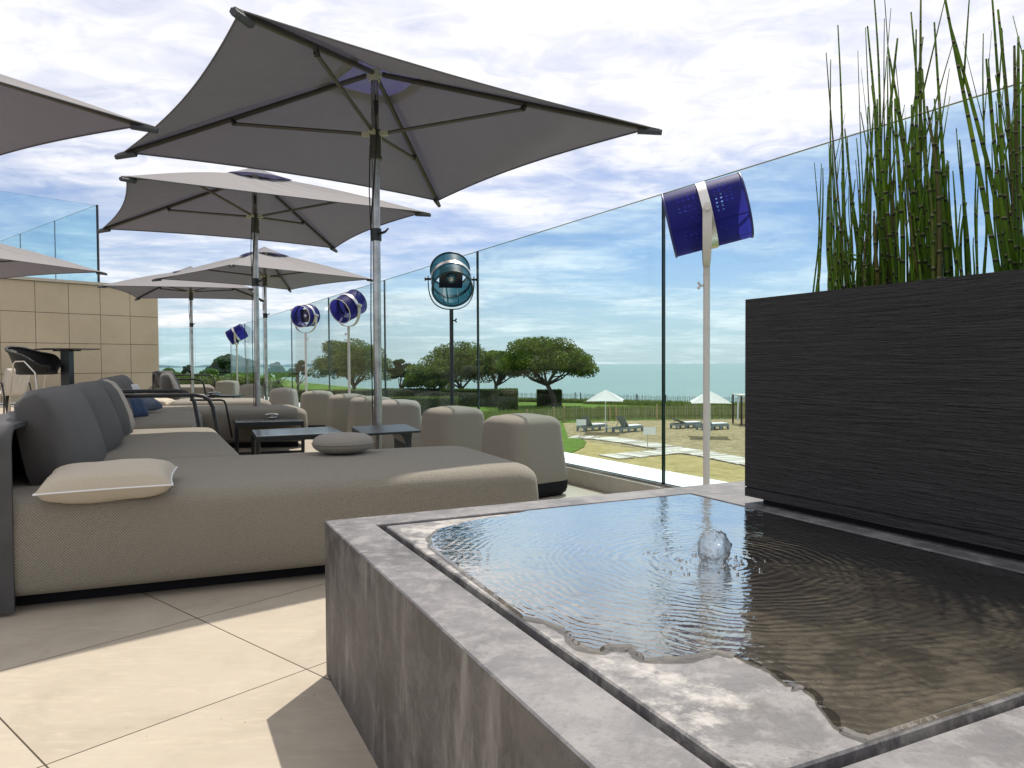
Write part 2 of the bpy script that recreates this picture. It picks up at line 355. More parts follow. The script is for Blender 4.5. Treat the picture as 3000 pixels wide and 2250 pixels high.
t.set(cb.inputs['Color'], cc_); cb.inputs['Strength'].default_value = .92
hz = t.node('ShaderNodeBackground', Color=(.70, .86, .90, 1), Strength=.92)
hf_ = t.ramp(sx_[2], [(0.0, .62), (.05, .45), (.14, .12), (.24, .0)])
m1 = t.node('ShaderNodeMixShader', Fac=hf_, i1=bg.outputs[0], i2=hz.outputs[0])
m2 = t.node('ShaderNodeMixShader', Fac=t.math('MULTIPLY', fac, .95), i1=m1.outputs[0], i2=cb.outputs[0])
nt.links.new(m2.outputs[0], nt.nodes['World Output'].inputs[0])
sl = bpy.data.lights.new('sun', 'SUN'); sl.energy = 4.6; sl.angle = R(.55); sl.color = (1, .94, .84)
so = bpy.data.objects.new('sun', sl); COL.objects.link(so)
sd = Vector((math.sin(R(SUN_AZ))*math.cos(R(SUN_EL)), math.cos(R(SUN_AZ))*math.cos(R(SUN_EL)), math.sin(R(SUN_EL))))
so.rotation_euler = sd.to_track_quat('Z', 'Y').to_euler(); so.location = (3, 3, 12)
S.view_settings.view_transform = 'Standard'; S.view_settings.look = 'None'; S.view_settings.exposure = .15
S.render.engine = 'CYCLES'; S.cycles.use_denoising = True
S.cycles.max_bounces = 9; S.cycles.transparent_max_bounces = 24; S.cycles.glossy_bounces = 4; S.cycles.diffuse_bounces = 4; S.cycles.transmission_bounces = 8
S.cycles.sample_clamp_indirect = 6; S.cycles.caustics_reflective = False; S.cycles.caustics_refractive = False

# ------------------------------------------------------------------ terrace floor, kerb, ledge, glass
G0 = Vector((1.013, 4.582, 0)); GD = az(-29.0); GN = Vector((-GD.y, GD.x, 0))*-1   # GN points out to sea
def gp(t_, off=0, z=0): q = G0 + GD*t_ + GN*off; return Vector((q.x, q.y, z))
CORN = 18.4
WL = Vector((-9.6, 19.98, 0)); WD = az(40.7); WN = az(-49.3)
b = MB(); gl0, gl1 = gp(-9, -.02), gp(CORN, -.02)
b.prism([(gl0.x, gl0.y), (gl1.x, gl1.y), (-9.75, 20.25), (-26, 1.2), (-26, -7), (gl0.x-1, -7)], -.35, 0)
o = b.build('terrace_floor', tiles); o['kind'] = 'structure'
o['label'] = 'cream square tiles of the terrace floor'
b = MB()
for (a0, a1) in ((-9, CORN+.6),):
    p0, p1, p2, p3 = gp(a0, -.02), gp(a1, -.02), gp(a1, .46), gp(a0, .46)
    b.prism([(p.x, p.y) for p in (p0, p3, p2, p1)], -.45, .12)
o = b.build('ledge', [white_stone]); tag(o, 'white stone ledge along the foot of the glass balustrade, towards the beach', 'ledge', kind='structure')
# stone kerb lining on the terrace side
b = MB(); p0, p1, p2, p3 = gp(-9, -.045), gp(CORN, -.045), gp(CORN, -.021), gp(-9, -.021)
b.prism([(p.x, p.y) for p in (p0, p3, p2, p1)], .002, .116); o = b.build('kerb', kerb_m); tag(o, None, None, kind='structure'); 
# building front under the terrace
b = MB(); pa, pb, pc, pd = gp(-9, .0), gp(CORN, .0), gp(CORN, .35), gp(-9, .35)
b.prism([(p.x, p.y) for p in (pa, pd, pc, pb)], -3.4, -.46); b.build('retaining_wall', white_stone); tag(bpy.data.objects['retaining_wall'], 'white wall carrying the terrace edge above the beach', 'wall')
def pane(a, c, z0, z1, th=.010, nrm=None, gap=.006, name='glass_panel', parent=None, edge=glass_edge):
    a, c = Vector(a), Vector(c); d = (c-a).normalized(); nrm = Vector((d.y, -d.x, 0)); a = a+d*gap; c = c-d*gap
    b = MB(); P_ = [a-nrm*th, c-nrm*th, c+nrm*th, a+nrm*th]
    vs = [(p.x, p.y, z) for z in (z0, z1) for p in P_]
    b.add(vs, [(0, 1, 5, 4), (2, 3, 7, 6)], 0); b.add(vs, [(3, 2, 1, 0), (4, 5, 6, 7), (1, 2, 6, 5), (3, 0, 4, 7)], 1)
    return b.build(name, [glass, edge], parent)
GT = 1.975
fence = thing('glass_balustrade', 'tall frameless glass windbreak along the right side of the terrace, above the beach', 'glass balustrade', gp(5, 0, .12))
js = [.1+2.65*i for i in range(-3, 7)]+[CORN]
for i in range(len(js)-1):
    pane(gp(js[i]), gp(js[i+1]), .122, GT, parent=fence, edge=glass_edge)
b = MB()
for off in (-.022, .014):
    q = [gp(-8, off), gp(CORN, off), gp(CORN, off+.008), gp(-8, off+.008)]; b.prism([(p.x, p.y) for p in q], .121, .135)
b.build('base_channel', steel, fence)
cor = gp(CORN)
f2 = thing('glass_balustrade', 'glass windbreak closing the far end of the terrace, in front of the shrubs', 'glass balustrade', (-8.8, 20.5, .02))
e2 = Vector((-9.72, 20.22, 0)); mid = (cor+e2)/2
pane(cor, mid, .122, GT, parent=f2); pane(mid, e2, .122, GT, parent=f2)
b = MB(); n2 = (e2-cor).normalized(); n2 = Vector((-n2.y, n2.x, 0)); b.prism([(p.x, p.y) for p in (cor+n2*.15, e2+n2*.15, e2-n2*.15, cor-n2*.15)], .003, .12); b.build('base_kerb', kerb_m, f2)
# ------------------------------------------------------------------ panelled wall at left with roof glass
wall = thing('panelled_wall', 'sand coloured building wall clad in large square stone panels, behind the bar table', 'wall', WL)
def wp(t_, back=0, z=0): q = WL - WD*t_ + WN*back; return Vector((q.x, q.y, z))
b = MB(); LEN = 15; b.prism([(p.x, p.y) for p in (wp(0, .03), wp(LEN, .03), wp(LEN, 9), wp(0, 9))], -.3, 2.98); b.build('core', joint_m, wall)
b = MB(); cols = []
us = [466, 398, 308, 213, 110, 3.6]
def tof(u):
    k = (u-1500)/F
    return (WL.x-k*WL.y)/(WD.x-k*WD.y)
ts = [tof(x) for x in us]; ts[0] = 0; step = (ts[-1]-ts[0])/5.0
ts = [i*step for i in range(0, int(LEN/step)+1)]
zs = [-.02, .74, 1.49, 2.235, 2.985]
for i in range(len(ts)-1):
    for j in range(4):
        a_, c_ = ts[i]+.006, ts[i+1]-.006
        b.prism([(p.x, p.y) for p in (wp(a_, 0), wp(a_, .029), wp(c_, .029), wp(c_, 0))][::-1], zs[j]+.006, zs[j+1]-.006)
b.build('stone_panels', wall_m, wall)
b = MB(); b.prism([(p.x, p.y) for p in (wp(-.05, -.06), wp(LEN, -.06), wp(LEN, 9.05), wp(-.05, 9.05))][::-1], 2.99, 3.06); b.build('coping', kerb_m, wall)
b = MB(); b.prism([(p.x, p.y) for p in (wp(.0, -.09), wp(LEN, -.09), wp(LEN, -.001), wp(0, -.001))][::-1], .002, .07); b.build('skirting', white_stone, wall)
rf = thing('roof_balustrade', 'tall glass windbreak standing on top of the sand coloured wall', 'glass balustrade', wp(1.5, .1, 3.06))
tc_ = tof(298); 
for i in range(4): pane(wp(tc_+3.05*i, .12), wp(tc_+3.05*(i+1), .12), 3.065, 5.05, parent=rf)
for i in range(3): pane(wp(tc_, .12+3.05*i), wp(tc_, .12+3.05*(i+1)), 3.065, 5.05, parent=rf)
b = MB(); q = wp(tc_-.02, .12); b.box(q.x-.02, q.x+.02, q.y-.02, q.y+.02, 3.065, 5.06); b.build('corner_post', black_metal, rf)
# floor grille by the wall
g1 = thing('floor_grille', 'dark slatted metal grille on the floor at the foot of the panelled wall', 'grille', wp(3.5, -.8, 0))
b = MB()
for i in range(60):
    q0, q1 = wp(2.4+i*.07, -.35), wp(2.4+i*.07, -.9); d_ = WD*.012
    b.prism([(p.x, p.y) for p in (q0-d_, q0+d_, q1+d_, q1-d_)], .012, .05)
b.build('slats', black_metal, g1)
b = MB()
for k_ in (-.33, -.92):
    b.prism([(p.x, p.y) for p in (wp(2.3, k_), wp(6.7, k_), wp(6.7, k_-.03), wp(2.3, k_-.03))], .003, .055)
b.build('frame', alu, g1)

# ------------------------------------------------------------------ fountain
A = az(-25.8)*-1; B = az(64.5)      # A runs towards the viewer, B to the right
def fq(a, bb, z=0): q = Vector((-.355, 2.05, 0)) + A*a + B*bb; return Vector((q.x, q.y, z))
SL, SW = 1.41, 1.07; HF = .45
ft = thing('stone_fountain', 'low square water table of blue grey stone with a water film and a bubbling jet', 'fountain', fq(.7, .5, 0))
def fbox(b, a0, a1, b0, b1, z0, z1, mi=0): b.prism([(p.x, p.y) for p in (fq(a0, b0), fq(a1, b0), fq(a1, b1), fq(a0, b1))], z0, z1, mi)
GP = .022
oa0, oa1, ob0, ob1 = -.145, SL+.17, -.142, SW+.75
b = MB()
# frame of four mitred boards, top faces bevelled slightly
def ring(b, z, ins=0): return [fq(oa0+ins, ob0+ins, z), fq(oa1-ins, ob0+ins, z), fq(oa1-ins, ob1-ins, z), fq(oa0+ins, ob1-ins, z)]
def inner(z, g_=0): return [fq(-GP-g_, -GP-g_, z), fq(SL+GP+g_, -GP-g_, z), fq(SL+GP+g_, SW+GP+g_, z), fq(-GP-g_, SW+GP+g_, z)]
rs = [ring(b, HF-.003), ring(b, HF, .003), inner(HF, .002), inner(HF-.003), inner(HF-.12)]
n = 4; vs = [p for r_ in rs for p in r_]; fs = []
for i in range(4):
    for j in range(4): fs.append((i*4+j, i*4+(j+1) % 4, (i+1)*4+(j+1) % 4, (i+1)*4+j))
b.add(vs, fs); b.build('border', stone, ft)
b = MB(); rs = [ring(b, 0.0), ring(b, HF-.0031)]; b.add([p for r_ in rs for p in r_], [(j, (j+1) % 4, 4+(j+1) % 4, 4+j) for j in range(4)]); b.build('side_cladding', stone_side, ft)
b = MB(); fbox(b, -GP+.0, SL+GP, -GP, SW+GP, HF-.125, HF-.12); b.build('gutter', gap_dark, ft)
b = MB(); e_ = .003
rs = [[fq(e, f_, z) for (e, f_) in ((i_, i_), (SL-i_, i_), (SL-i_, SW-i_), (i_, SW-i_))] for (i_, z) in ((0, HF-.119), (0, HF-.001-e_), (e_, HF-.001))]
b.rings(rs); b.build('slab', stone_slab, ft)
# water film: outline of the wet area in slab coordinates
wpx = [(1258,1600),(1262,1570),(1290,1548),(1340,1537),(1400,1522),(1500,1508),(1560,1503)]
shore = [(1512,1809),(1560,1812),(1600,1822),(1650,1842),(1672,1862),(1690,1888),(1720,1902),(1755,1907),(1772,1896),(1795,1891),(1850,1891),(1875,1905),(1888,1930),(1930,1932),(1985,1928),(2040,1918),(2100,1908),(2160,1920),(2210,1938),(2262,1965),(2300,2003),(2352,2020),(2395,2042),(2420,2080),(2450,2125),(2500,2150),(2560,2165)]
poly = []
def toloc(u, v): q = at(u, v, HF+.002)-Vector((-.355, 2.05, 0)); q.z = 0
def loc2(u, v):
    q = at(u, v, HF+.002)-Vector((-.355, 2.05, 0)); M2 = Matrix(((A.x, B.x), (A.y, B.y))).inverted(); r_ = M2 @ Vector((q.x, q.y)); return [min(max(r_.x, .004), SL-.004), min(max(r_.y, .004), SW-.004)]
sh = [loc2(*p) for p in shore]; top_ = [loc2(*p) for p in wpx]
sh[0][1] = .004; sh[-1][0] = SL-.004; top_[-1][0] = .004
# jitter to a natural shoreline
def refine(pts, amp):
    out = []
    for i in range(len(pts)-1):
        for k_ in range(5):
            f_ = k_/5; x = pts[i][0]*(1-f_)+pts[i+1][0]*f_; y = pts[i][1]*(1-f_)+pts[i+1][1]*f_
            nn = noise.noise_vector(Vector((x*28, y*28, 0)))*amp; out.append([min(max(x+nn.x, .004), SL-.004), min(max(y+nn.y, .004), SW-.004)])
    out.append(pts[-1]); return out
poly = refine(top_, .004) + [[.004, SW-.004], [SL-.004, SW-.004]] + refine(sh, .007)[::-1]
ntop = 0
WZ = HF+.0035
b = MB(); n = len(poly); cx = sum(p[0] for p in poly)/n; cy = sum(p[1] for p in poly)/n
r_a = [fq(p[0], p[1], HF-.0006) for p in poly]; r_b = []
for i, p in enumerate(poly):
    p0, p1 = Vector(poly[i-1]), Vector(poly[(i+1) % n]); d_ = (p1-p0); d_ = d_.normalized() if d_.length else Vector((1, 0)); nn = Vector((-d_.y, d_.x))
    if nn.dot(Vector((cx-p[0], cy-p[1]))) < 0: nn = -nn
    r_b.append(fq(p[0]+nn.x*.004, p[1]+nn.y*.004, WZ))
b.add(r_a+r_b, [(i, (i+1) % n, n+(i+1) % n, n+i) for i in range(n)]+[[n+i for i in range(n)]])
wmg = bpy.data.materials.new('damp_stone_margin'); wmg.use_nodes = True; wmg.node_tree.nodes.remove(wmg.node_tree.nodes['Principled BSDF']); t = NT(wmg)
tr = t.node('ShaderNodeBsdfTransparent', Color=(.60, .59, .57, 1)); gl = t.node('ShaderNodeBsdfGlossy', Roughness=.25)
mx = t.node('ShaderNodeMixShader', Fac=schlick(t, .03, .8), i1=tr.outputs[0], i2=gl.outputs[0]); t.t.links.new(mx.outputs[0], t.n['Material Output'].inputs[0])
mb_ = MB(); o1 = []
for i, p in enumerate(poly):
    p0, p1 = Vector(poly[i-2]), Vector(poly[(i+2) % n]); d_ = (p1-p0); d_ = d_.normalized() if d_.length else Vector((1, 0)); nn = Vector((d_.y, -d_.x))
    if nn.dot(Vector((cx-p[0], cy-p[1]))) > 0: nn = -nn
    k_ = .007+.016*abs(noise.noise(Vector((p[0]*11, p[1]*11, 3))))+.006*noise.noise(Vector((p[0]*50, p[1]*50, 7)))
    o1.append(fq(min(max(p[0]+nn.x*k_, .001), SL-.001), min(max(p[1]+nn.y*k_, .001), SW-.001), HF-.0004))
mb_.add([fq(p[0], p[1], HF-.0004) for p in poly]+o1, [(i, (i+1) % n, n+(i+1) % n, n+i) for i in range(n)]); mb_.build('damp_margin', wmg, ft)
wm = bpy.data.materials.new('rippling_water'); wm.use_nodes = True; wm.node_tree.nodes.remove(wm.node_tree.nodes['Principled BSDF']); t = NT(wm); p_ = t.pos()
BUB = at(2092, 1648, HF); 
dv = t.node('ShaderNodeVectorMath', _operation='SUBTRACT', i0=p_, i1=(BUB.x, BUB.y, BUB.z)).outputs[0]
dv = t.node('ShaderNodeVectorMath', _operation='MULTIPLY', i0=dv, i1=(1, 1, 0)).outputs[0]
ds = t.node('ShaderNodeVectorMath', _operation='LENGTH', i0=dv).outputs['Value']
wob = t.noise(p_, 5.5, 3, .5); ds2 = t.math('ADD', ds, t.math('MULTIPLY', t.math('SUBTRACT', wob, .5), .11))
amp = t.math('DIVIDE', 1.0, t.math('ADD', 1.0, t.math('MULTIPLY', ds, 2.4)))
wv = t.math('MULTIPLY', t.math('SINE', t.math('MULTIPLY', ds2, 2*math.pi/.021)), amp)
nz = t.noise(p_, 34, 4, .55, .6); nz2 = t.noise(p_, 9, 3, .5)
ampn = t.ramp(t.noise(p_, 3.3, 2, .5), [(.3, .25), (.7, 1.0)])
h_ = t.math('ADD', t.math('MULTIPLY', t.math('MULTIPLY', wv, ampn), .50), t.math('ADD', t.math('MULTIPLY', nz, .9), t.math('MULTIPLY', nz2, 1.6)))
bm = t.node('ShaderNodeBump', Height=h_, Strength=.42, Distance=.0024)
gl = t.node('ShaderNodeBsdfGlossy', Roughness=.012, Normal=bm.outputs[0]); tr = t.node('ShaderNodeBsdfTransparent', Color=(.67, .64, .57, 1))
fr = schlick(t, .065, 3.1, bm.outputs[0])
mx = t.node('ShaderNodeMixShader', Fac=fr, i1=tr.outputs[0], i2=gl.outputs[0]); t.t.links.new(mx.outputs[0], t.n['Material Output'].inputs[0])
b.build('water', wm, ft)
# bubbling dome of water
bw = M('clear_bubbling_water', (1, 1, 1), .0, IOR=1.33); bw.node_tree.nodes['Principled BSDF'].inputs['Transmission Weight'].default_value = 1
b = MB(); rows = []
for i in range(0, 25):
    th = math.pi*i/24; row = []
    for j in range(40):
        ph = 2*math.pi*j/40; d_ = Vector((math.sin(th)*math.cos(ph), math.sin(th)*math.sin(ph), math.cos(th)))
        rr = .036*(1+.20*noise.noise(d_*2.4+Vector((3, 1, 2)))+.10*noise.noise(d_*6.5)+.05*noise.noise(d_*14))
        z = d_.z*rr*1.05+.034
        if z < .012: rr *= 1+.9*max(0, (.012-z)/.012)**1.5*.5
        row.append(Vector((BUB.x+d_.x*rr, BUB.y+d_.y*rr, HF+max(.0036, z))))
    rows.append(row)
jm = bpy.data.materials.new('thin_water_bell'); jm.use_nodes = True; jm.node_tree.nodes.remove(jm.node_tree.nodes['Principled BSDF']); t = NT(jm); pj = t.pos()
bj = t.node('ShaderNodeBump', Height=t.noise(pj, 90, 4, .6, .8), Strength=.9, Distance=.004); fj = schlick(t, .10, 2.0, bj.outputs[0])
gj = t.node('ShaderNodeBsdfGlossy', Roughness=.02, Normal=bj.outputs[0]); rj = t.node('ShaderNodeBsdfRefraction', IOR=1.12, Roughness=0.0, Normal=bj.outputs[0], Color=(.9, .93, .95, 1))
tj = t.node('ShaderNodeBsdfTransparent', Color=(.97, .98, 1, 1)); rm = t.node('ShaderNodeMixShader', Fac=.6, i1=rj.outputs[0], i2=tj.outputs[0]); mj = t.node('ShaderNodeMixShader', Fac=fj, i1=rm.outputs[0], i2=gj.outputs[0]); t.t.links.new(mj.outputs[0], t.n['Material Output'].inputs[0])
b.rings(rows[:-1], True, True); b.build('bubbling_jet', jm, ft, 'all')
for k_ in range(70):
    b = MB(); an = random.uniform(0, 6.28); rr = random.choice((random.gauss(.05, .015), random.gauss(.09, .04))); s_ = random.uniform(.0012, .0035); c_ = Vector((BUB.x+math.cos(an)*rr, BUB.y+math.sin(an)*rr, HF+.004+s_*.6+(random.uniform(0, .02) if rr < .05 else 0)))
    rr_ = [[c_+Vector((math.sin(t_)*math.cos(p)*s_, math.sin(t_)*math.sin(p)*s_, math.cos(t_)*s_)) for p in [x*math.pi/3 for x in range(6)]] for t_ in (.35, 1.1, 1.9, 2.8)]
    b.rings(rr_); b.build('droplet', bw, ft, 'all')
# two dry stone flakes poking through the film at the near edge
# ------------------------------------------------------------------ planter with horsetail
PF = at(2182, 1452, HF+.022); PF.z = 0; PA = az(-27.0)*-1; PB = Vector((PA.y*-1, PA.x, 0)); PB = PB if PB.x > 0 else -PB
def pp(a, bb, z=0): q = PF+PA*a+PB*bb; return Vector((q.x, q.y, z))
plt = thing('black_planter', 'large black rectangular planter with a rippled face on the right end of the fountain', 'planter', pp(.8, .2, HF))
PT = 1.105; PLN = 1.75; PD = .44
nn_ = 60; b = MB()
rs = []
for z in (HF+.022, HF+.05, HF+.0501, HF+.054, HF+.0541, PT):
    i_ = .004 if abs(z-HF-.052) < .0025 and z not in (HF+.05, HF+.0541) else 0
    rs.append([pp(i_, i_, z), pp(PLN-i_, i_, z), pp(PLN-i_, PD-i_, z), pp(i_, PD-i_, z)])
rs.append([pp(.018, .018, PT), pp(PLN-.018, .018, PT), pp(PLN-.018, PD-.018, PT), pp(.018, PD-.018, PT)])
rs.append([pp(.018, .018, PT-.06), pp(PLN-.018, .018, PT-.06), pp(PLN-.018, PD-.018, PT-.06), pp(.018, PD-.018, PT-.06)])
b.rings(rs, True, False); b.build('box', planter_m, plt)
b = MB(); b.prism([(p.x, p.y) for p in (pp(.02, .02), pp(PLN-.02, .02), pp(PLN-.02, PD-.02), pp(.02, PD-.02))], HF+.06, PT-.055); b.build('soil', soil, plt)
b = MB(); b.prism([(p.x, p.y) for p in (pp(.05, .03), pp(PLN-.05, .03), pp(PLN-.05, PD-.05), pp(.05, PD-.05))], HF+.001, HF+.0215); b.build('plinth', black_soft, plt)
def root_at(u, depth):
    k = (u-1500)/F; p0 = pp(0, depth); a_ = (k*p0.y-p0.x)/(PA.x-k*PA.y); return pp(a_, depth, PT-.055)
def stem(base, top, r, bend, branches=0):
    n = 12; pts = []; rad = []
    perp = Vector((random.uniform(-1, 1), random.uniform(-1, 1), 0))*bend; ph = random.uniform(0, 6)
    for i in range(n+1):
        f_ = i/n; q = base.lerp(top, f_) + perp*math.sin(math.pi*f_)+Vector((math.sin(f_*7+ph), math.cos(f_*6+ph), 0))*bend*.12
        pts.append(q); rad.append(r*(1-.62*f_**1.6))
    mb = MB(); mb.tube(pts, rad, 7)
    nv1 = len(mb.v); br = []
    for k_ in range(branches):
        f_ = random.uniform(.45, .8); i = int(f_*n); q = pts[i]; L = random.uniform(.10, .3)
        dr = Vector((random.uniform(-.28, .28), random.uniform(-.28, .28), 1)).normalized(); bp = [q, q+dr*L*.35+Vector((0, 0, .01)), q+dr*L+Vector((0, 0, .03))]
        mb.tube(bp, [r*.42, r*.34, r*.16], 5)
    return mb, (top-base).length, n, pts
def add_stem(parent, base, top, r, bend, branches=0):
    mb, L, n, pts = stem(base, top, r, bend, branches)
    o = mb.build('stem', stem_m, parent, 'all'); me = o.data; uv = me.uv_layers.new(name='UVMap')
    seed = random.random(); seg = random.uniform(.045, .075) if r > .004 else random.uniform(.06, .1); off = random.random(); pz = parent.location.z
    co = np.empty(len(me.vertices)*3); me.vertices.foreach_get('co', co); z = co.reshape(-1, 3)[:, 2]
    li = np.empty(len(me.loops), dtype=np.int32); me.loops.foreach_get('vertex_index', li)
    uvs = np.stack([np.full(len(li), seed), z[li]/seg+off], 1).ravel(); uv.data.foreach_set('uv', uvs)
    return o
reeds = []
clumps = [
 ('sparse clump of four thin green horsetail stems nearest the left corner of the planter', [(2376,2398,.0042,450,560,4)], .14),
 ('loose clump of thin young horsetail stems, second from the left end of the planter', [(2425,2500,.0042,380,720,15),(2430,2505,.0030,420,800,22),(2440,2500,.0050,60,330,3),(2500,2560,.0030,450,850,24),(2500,2560,.0046,300,700,8)], .16),
 ('tall dense clump of thick horsetail stems in the middle of the planter', [(2540,2700,.0078,-120,120,5),(2540,2700,.0080,180,480,11),(2550,2700,.0042,300,760,24),(2560,2690,.0100,560,800,8),(2540,2680,.0035,-50,400,9)], .2),
 ('dense clump of thick jointed horsetail stems leaning left, right of the middle of the planter', [(2700,2810,.0082,-120,150,4),(2700,2830,.0085,200,560,10),(2700,2870,.0042,300,700,18),(2720,2800,.0105,480,680,4),(2830,2880,.0065,300,620,4)], .2),
 ('crowded clump of dark horsetail stems at the right edge of the photo', [(2935,3080,.0080,-80,420,13),(2925,3090,.0042,60,600,22),(2950,3060,.0105,330,560,5)], .2)]
for lab, specs, dep in clumps:
    u_m = sum(s_[0]+s_[1] for s_ in specs)/2/len(specs); c_ = thing('horsetail_clump', lab, 'horsetail', root_at(u_m, dep), 'horsetail clumps in the black planter'); cnt = 0
    for (ua, ub, r, v0, v1, nn) in specs:
        for i in range(nn):
            if cnt >= 98: break
            cnt += 1; u = random.uniform(ua, ub); d_ = dep+random.uniform(-.09, .1); bs = root_at(u, d_)
            v = random.uniform(v0, v1); tu = u+random.gauss(-20, 34)*(900-min(v, 800))/600; tp = atY(tu, v, bs.y+random.uniform(-.06, .06))
            rr = .80*r*random.uniform(.75, 1.2); add_stem(c_, bs, tp, rr, random.uniform(.004, .03), random.choice((0, 0, 1, 2)) if v < 350 else 0)
# a bright leaf weed between the stems
q = root_at(2515, .1); b = MB()
for k_ in range(7):
    an = random.uniform(0, 6.28); z = random.uniform(.08, .16); L = random.uniform(.03, .06); d_ = Vector((math.cos(an), math.sin(an), .5)); s_ = d_.cross(Vector((0, 0, 1))).normalized()*.008; o_ = q+Vector((0, 0, z))
    b.add([o_, o_+d_*L*.5+s_, o_+d_*L, o_+d_*L*.5-s_], [(0, 1, 2, 3)])
o = b.build('leafy_weed', shrub_leaf, None, loc=q); b = MB(); b.tube([Vector((0, 0, 0)), Vector((0, 0, .15))], .0015, 5); o2 = b.build('stalk', shrub_leaf); o2.parent = o
tag(o, 'tiny bright green leafy weed growing between the horsetail stems', 'weed')

# ------------------------------------------------------------------ parasols
def parasol(name, X, Y, th, dz, label, mats=(canvas, canvas_vent), s=1.438, zc=2.565, zh=3.14, group='square taupe parasols on the terrace', zb=0.0, pole_m=None, simple=False, rr=.030, vent=True):
    root = thing(name, label, 'parasol', (X, Y, zb), group); O = Vector((X, Y, 0)); zc += dz; zh += dz
    cr = [O+Vector((math.cos(th+i*math.pi/2), math.sin(th+i*math.pi/2), 0))*s*1.4142+Vector((0, 0, zc)) for i in range(4)]
    hub = O+Vector((0, 0, zh-.05)); b = MB(); nt_, nr = 48, 10; hole = .17 if vent else .01
    for k_ in range(4):
        c0, c1 = cr[k_], cr[(k_+1) % 4]; g_ = []
        for j in range(nr+1):
            f_ = hole+(1-hole)*j/nr
            for i in range(nt_+1):
                t_ = i/nt_; e = c0.lerp(c1, t_); bow = 4*t_*(1-t_); inn = (O-e); inn.z = 0
                p = hub.lerp(e, f_)
                p += inn*.062*bow*f_**2.2; p.z += bow*f_*(1-f_)*-.07 + bow*f_**3*.015 + .03*math.sin(math.pi*f_)*(1-bow) + bow*(.004*math.sin(t_*37+math.sin(f_*5)*3+k_)*math.sin(math.pi*f_) + .014*noise.noise(Vector((t_*3, f_*2.2, k_*5+X)))*math.sin(math.pi*min(1, f_)))
                g_.append(p)
        fs = [(j*(nt_+1)+i, j*(nt_+1)+i+1, (j+1)*(nt_+1)+i+1, (j+1)*(nt_+1)+i) for j in range(nr) for i in range(nt_)]
        b.add(g_, fs)
    cnp = b.build('canopy', mats[0], root, 'all')
    if not simple:
        for k_ in range(4):
            b = MB(); c0, c1 = cr[k_], cr[(k_+1) % 4]; pl_ = []
            for i in range(25):
                t_ = i/24; e = c0.lerp(c1, t_); bow = 4*t_*(1-t_); inn = (O-e); inn.z = 0; p = e+inn*.062*bow; p.z += bow*.015-.004; pl_.append(p)
            b.tube(pl_, .0055, 5, flat=1); hm = b.build('hem', hem_m, root, 'all'); hm.parent = cnp
    if vent:
        b = MB(); n = 5
        for k_ in range(4):
            c0, c1 = cr[k_], cr[(k_+1) % 4]; g_ = []
            for j in range(n+1):
                f_ = .235*j/n
                for i in range(9):
                    t_ = i/8; bow = 4*t_*(1-t_); e = c0.lerp(c1, t_); p = hub.lerp(e, f_); p.z += .052-.02*(f_/.235)+bow*.030*(f_/.235)**2+.04*(1-(f_/.235))**2; g_.append(p)
            b.add(g_, [(j*9+i, j*9+i+1, (j+1)*9+i+1, (j+1)*9+i) for j in range(n) for i in range(8)])
        b.build('vent_cap', mats[1], root, 'all')
    run = O+Vector((0, 0, zh-.53)); arm = dark_metal
    if not simple:
        for k_ in range(4):
            d_ = (cr[k_]-O); d_.z = 0; d_.normalize(); b = MB(); a0 = hub+d_*.06-Vector((0, 0, .045)); a1 = cr[k_]+d_*.05-Vector((0, 0, .03)); b.tube([a0, a1], .0165, 4 if False else 8, flat=1.25); rb = b.build('rib', arm, root, True)
            b = MB(); tip = cr[k_]; sd_ = Vector((-d_.y, d_.x, 0)); b.tube([tip-d_*.10-Vector((0, 0, .018)), tip+d_*.07-Vector((0, 0, .04))], [.026, .02], 6); tpp = b.build('tip_pocket', dark_pocket, root); tpp.parent = rb
            m_ = a0.lerp(a1, .53)-Vector((0, 0, .035)); b = MB(); b.tube([run+d_*.05, m_], .0135, 8); st = b.build('strut', arm, root, True)
            b = MB(); b.tube([m_-d_*.03+Vector((0, 0, -.01)), m_+Vector((0, 0, .035))], .02, 6); jt = b.build('joint', black_metal, root); jt.parent = st
            b = MB(); sd_ = Vector((-d_.y, d_.x, 0))
            b.box(.035, .10, -.018, .018, -.016, .016, lambda x, y, z: run+d_*x+sd_*y+Vector((0, 0, z))); b.build('bracket', fitting, root); b = MB(); b.box(.035, .12, -.012, .012, -.012, .012, lambda x, y, z: hub+d_*x+sd_*y+Vector((0, 0, z-.05))); b.build('bracket', fitting, root)
    b = MB(); b.tube([O+Vector((0, 0, zb)), O+Vector((0, 0, zh-.10))], rr, 20); b.build('pole', pole_m or steel, root, 60)
    if not simple:
        b = MB(); b.tube([O+Vector((0, 0, zh-.56-.14)), O+Vector((0, 0, zh-.50))], .042, 16); b.tube([O+Vector((0, 0, zh-.72)), O+Vector((0, 0, zh-.70))], .050, 16); b.build('sliding_collar', dark_metal, root, 50)
        b = MB(); b.tube([O+Vector((0, 0, zh-.14)), O+Vector((0, 0, zh-.06))], .042, 16); b.build('crown_hub', fitting, root, 50)
        b = MB(); z = 1.02+.84+dz; b.tube([O+Vector((0, 0, z-.045)), O+Vector((0, 0, z+.045))], .039, 14); b.tube([O+Vector((.02, -.03, z)), O+Vector((.075, -.045, z+.015)), O+Vector((.10, -.05, z+.04))], [.012, .009, .006], 6); b.build('clamp', black_metal, root, 50)
        b = MB(); b.tube([O+Vector((.0, 0, .002)), O+Vector((0, 0, .035))], [.055, .045], 18); b.build('floor_sleeve', steel, root, 50)
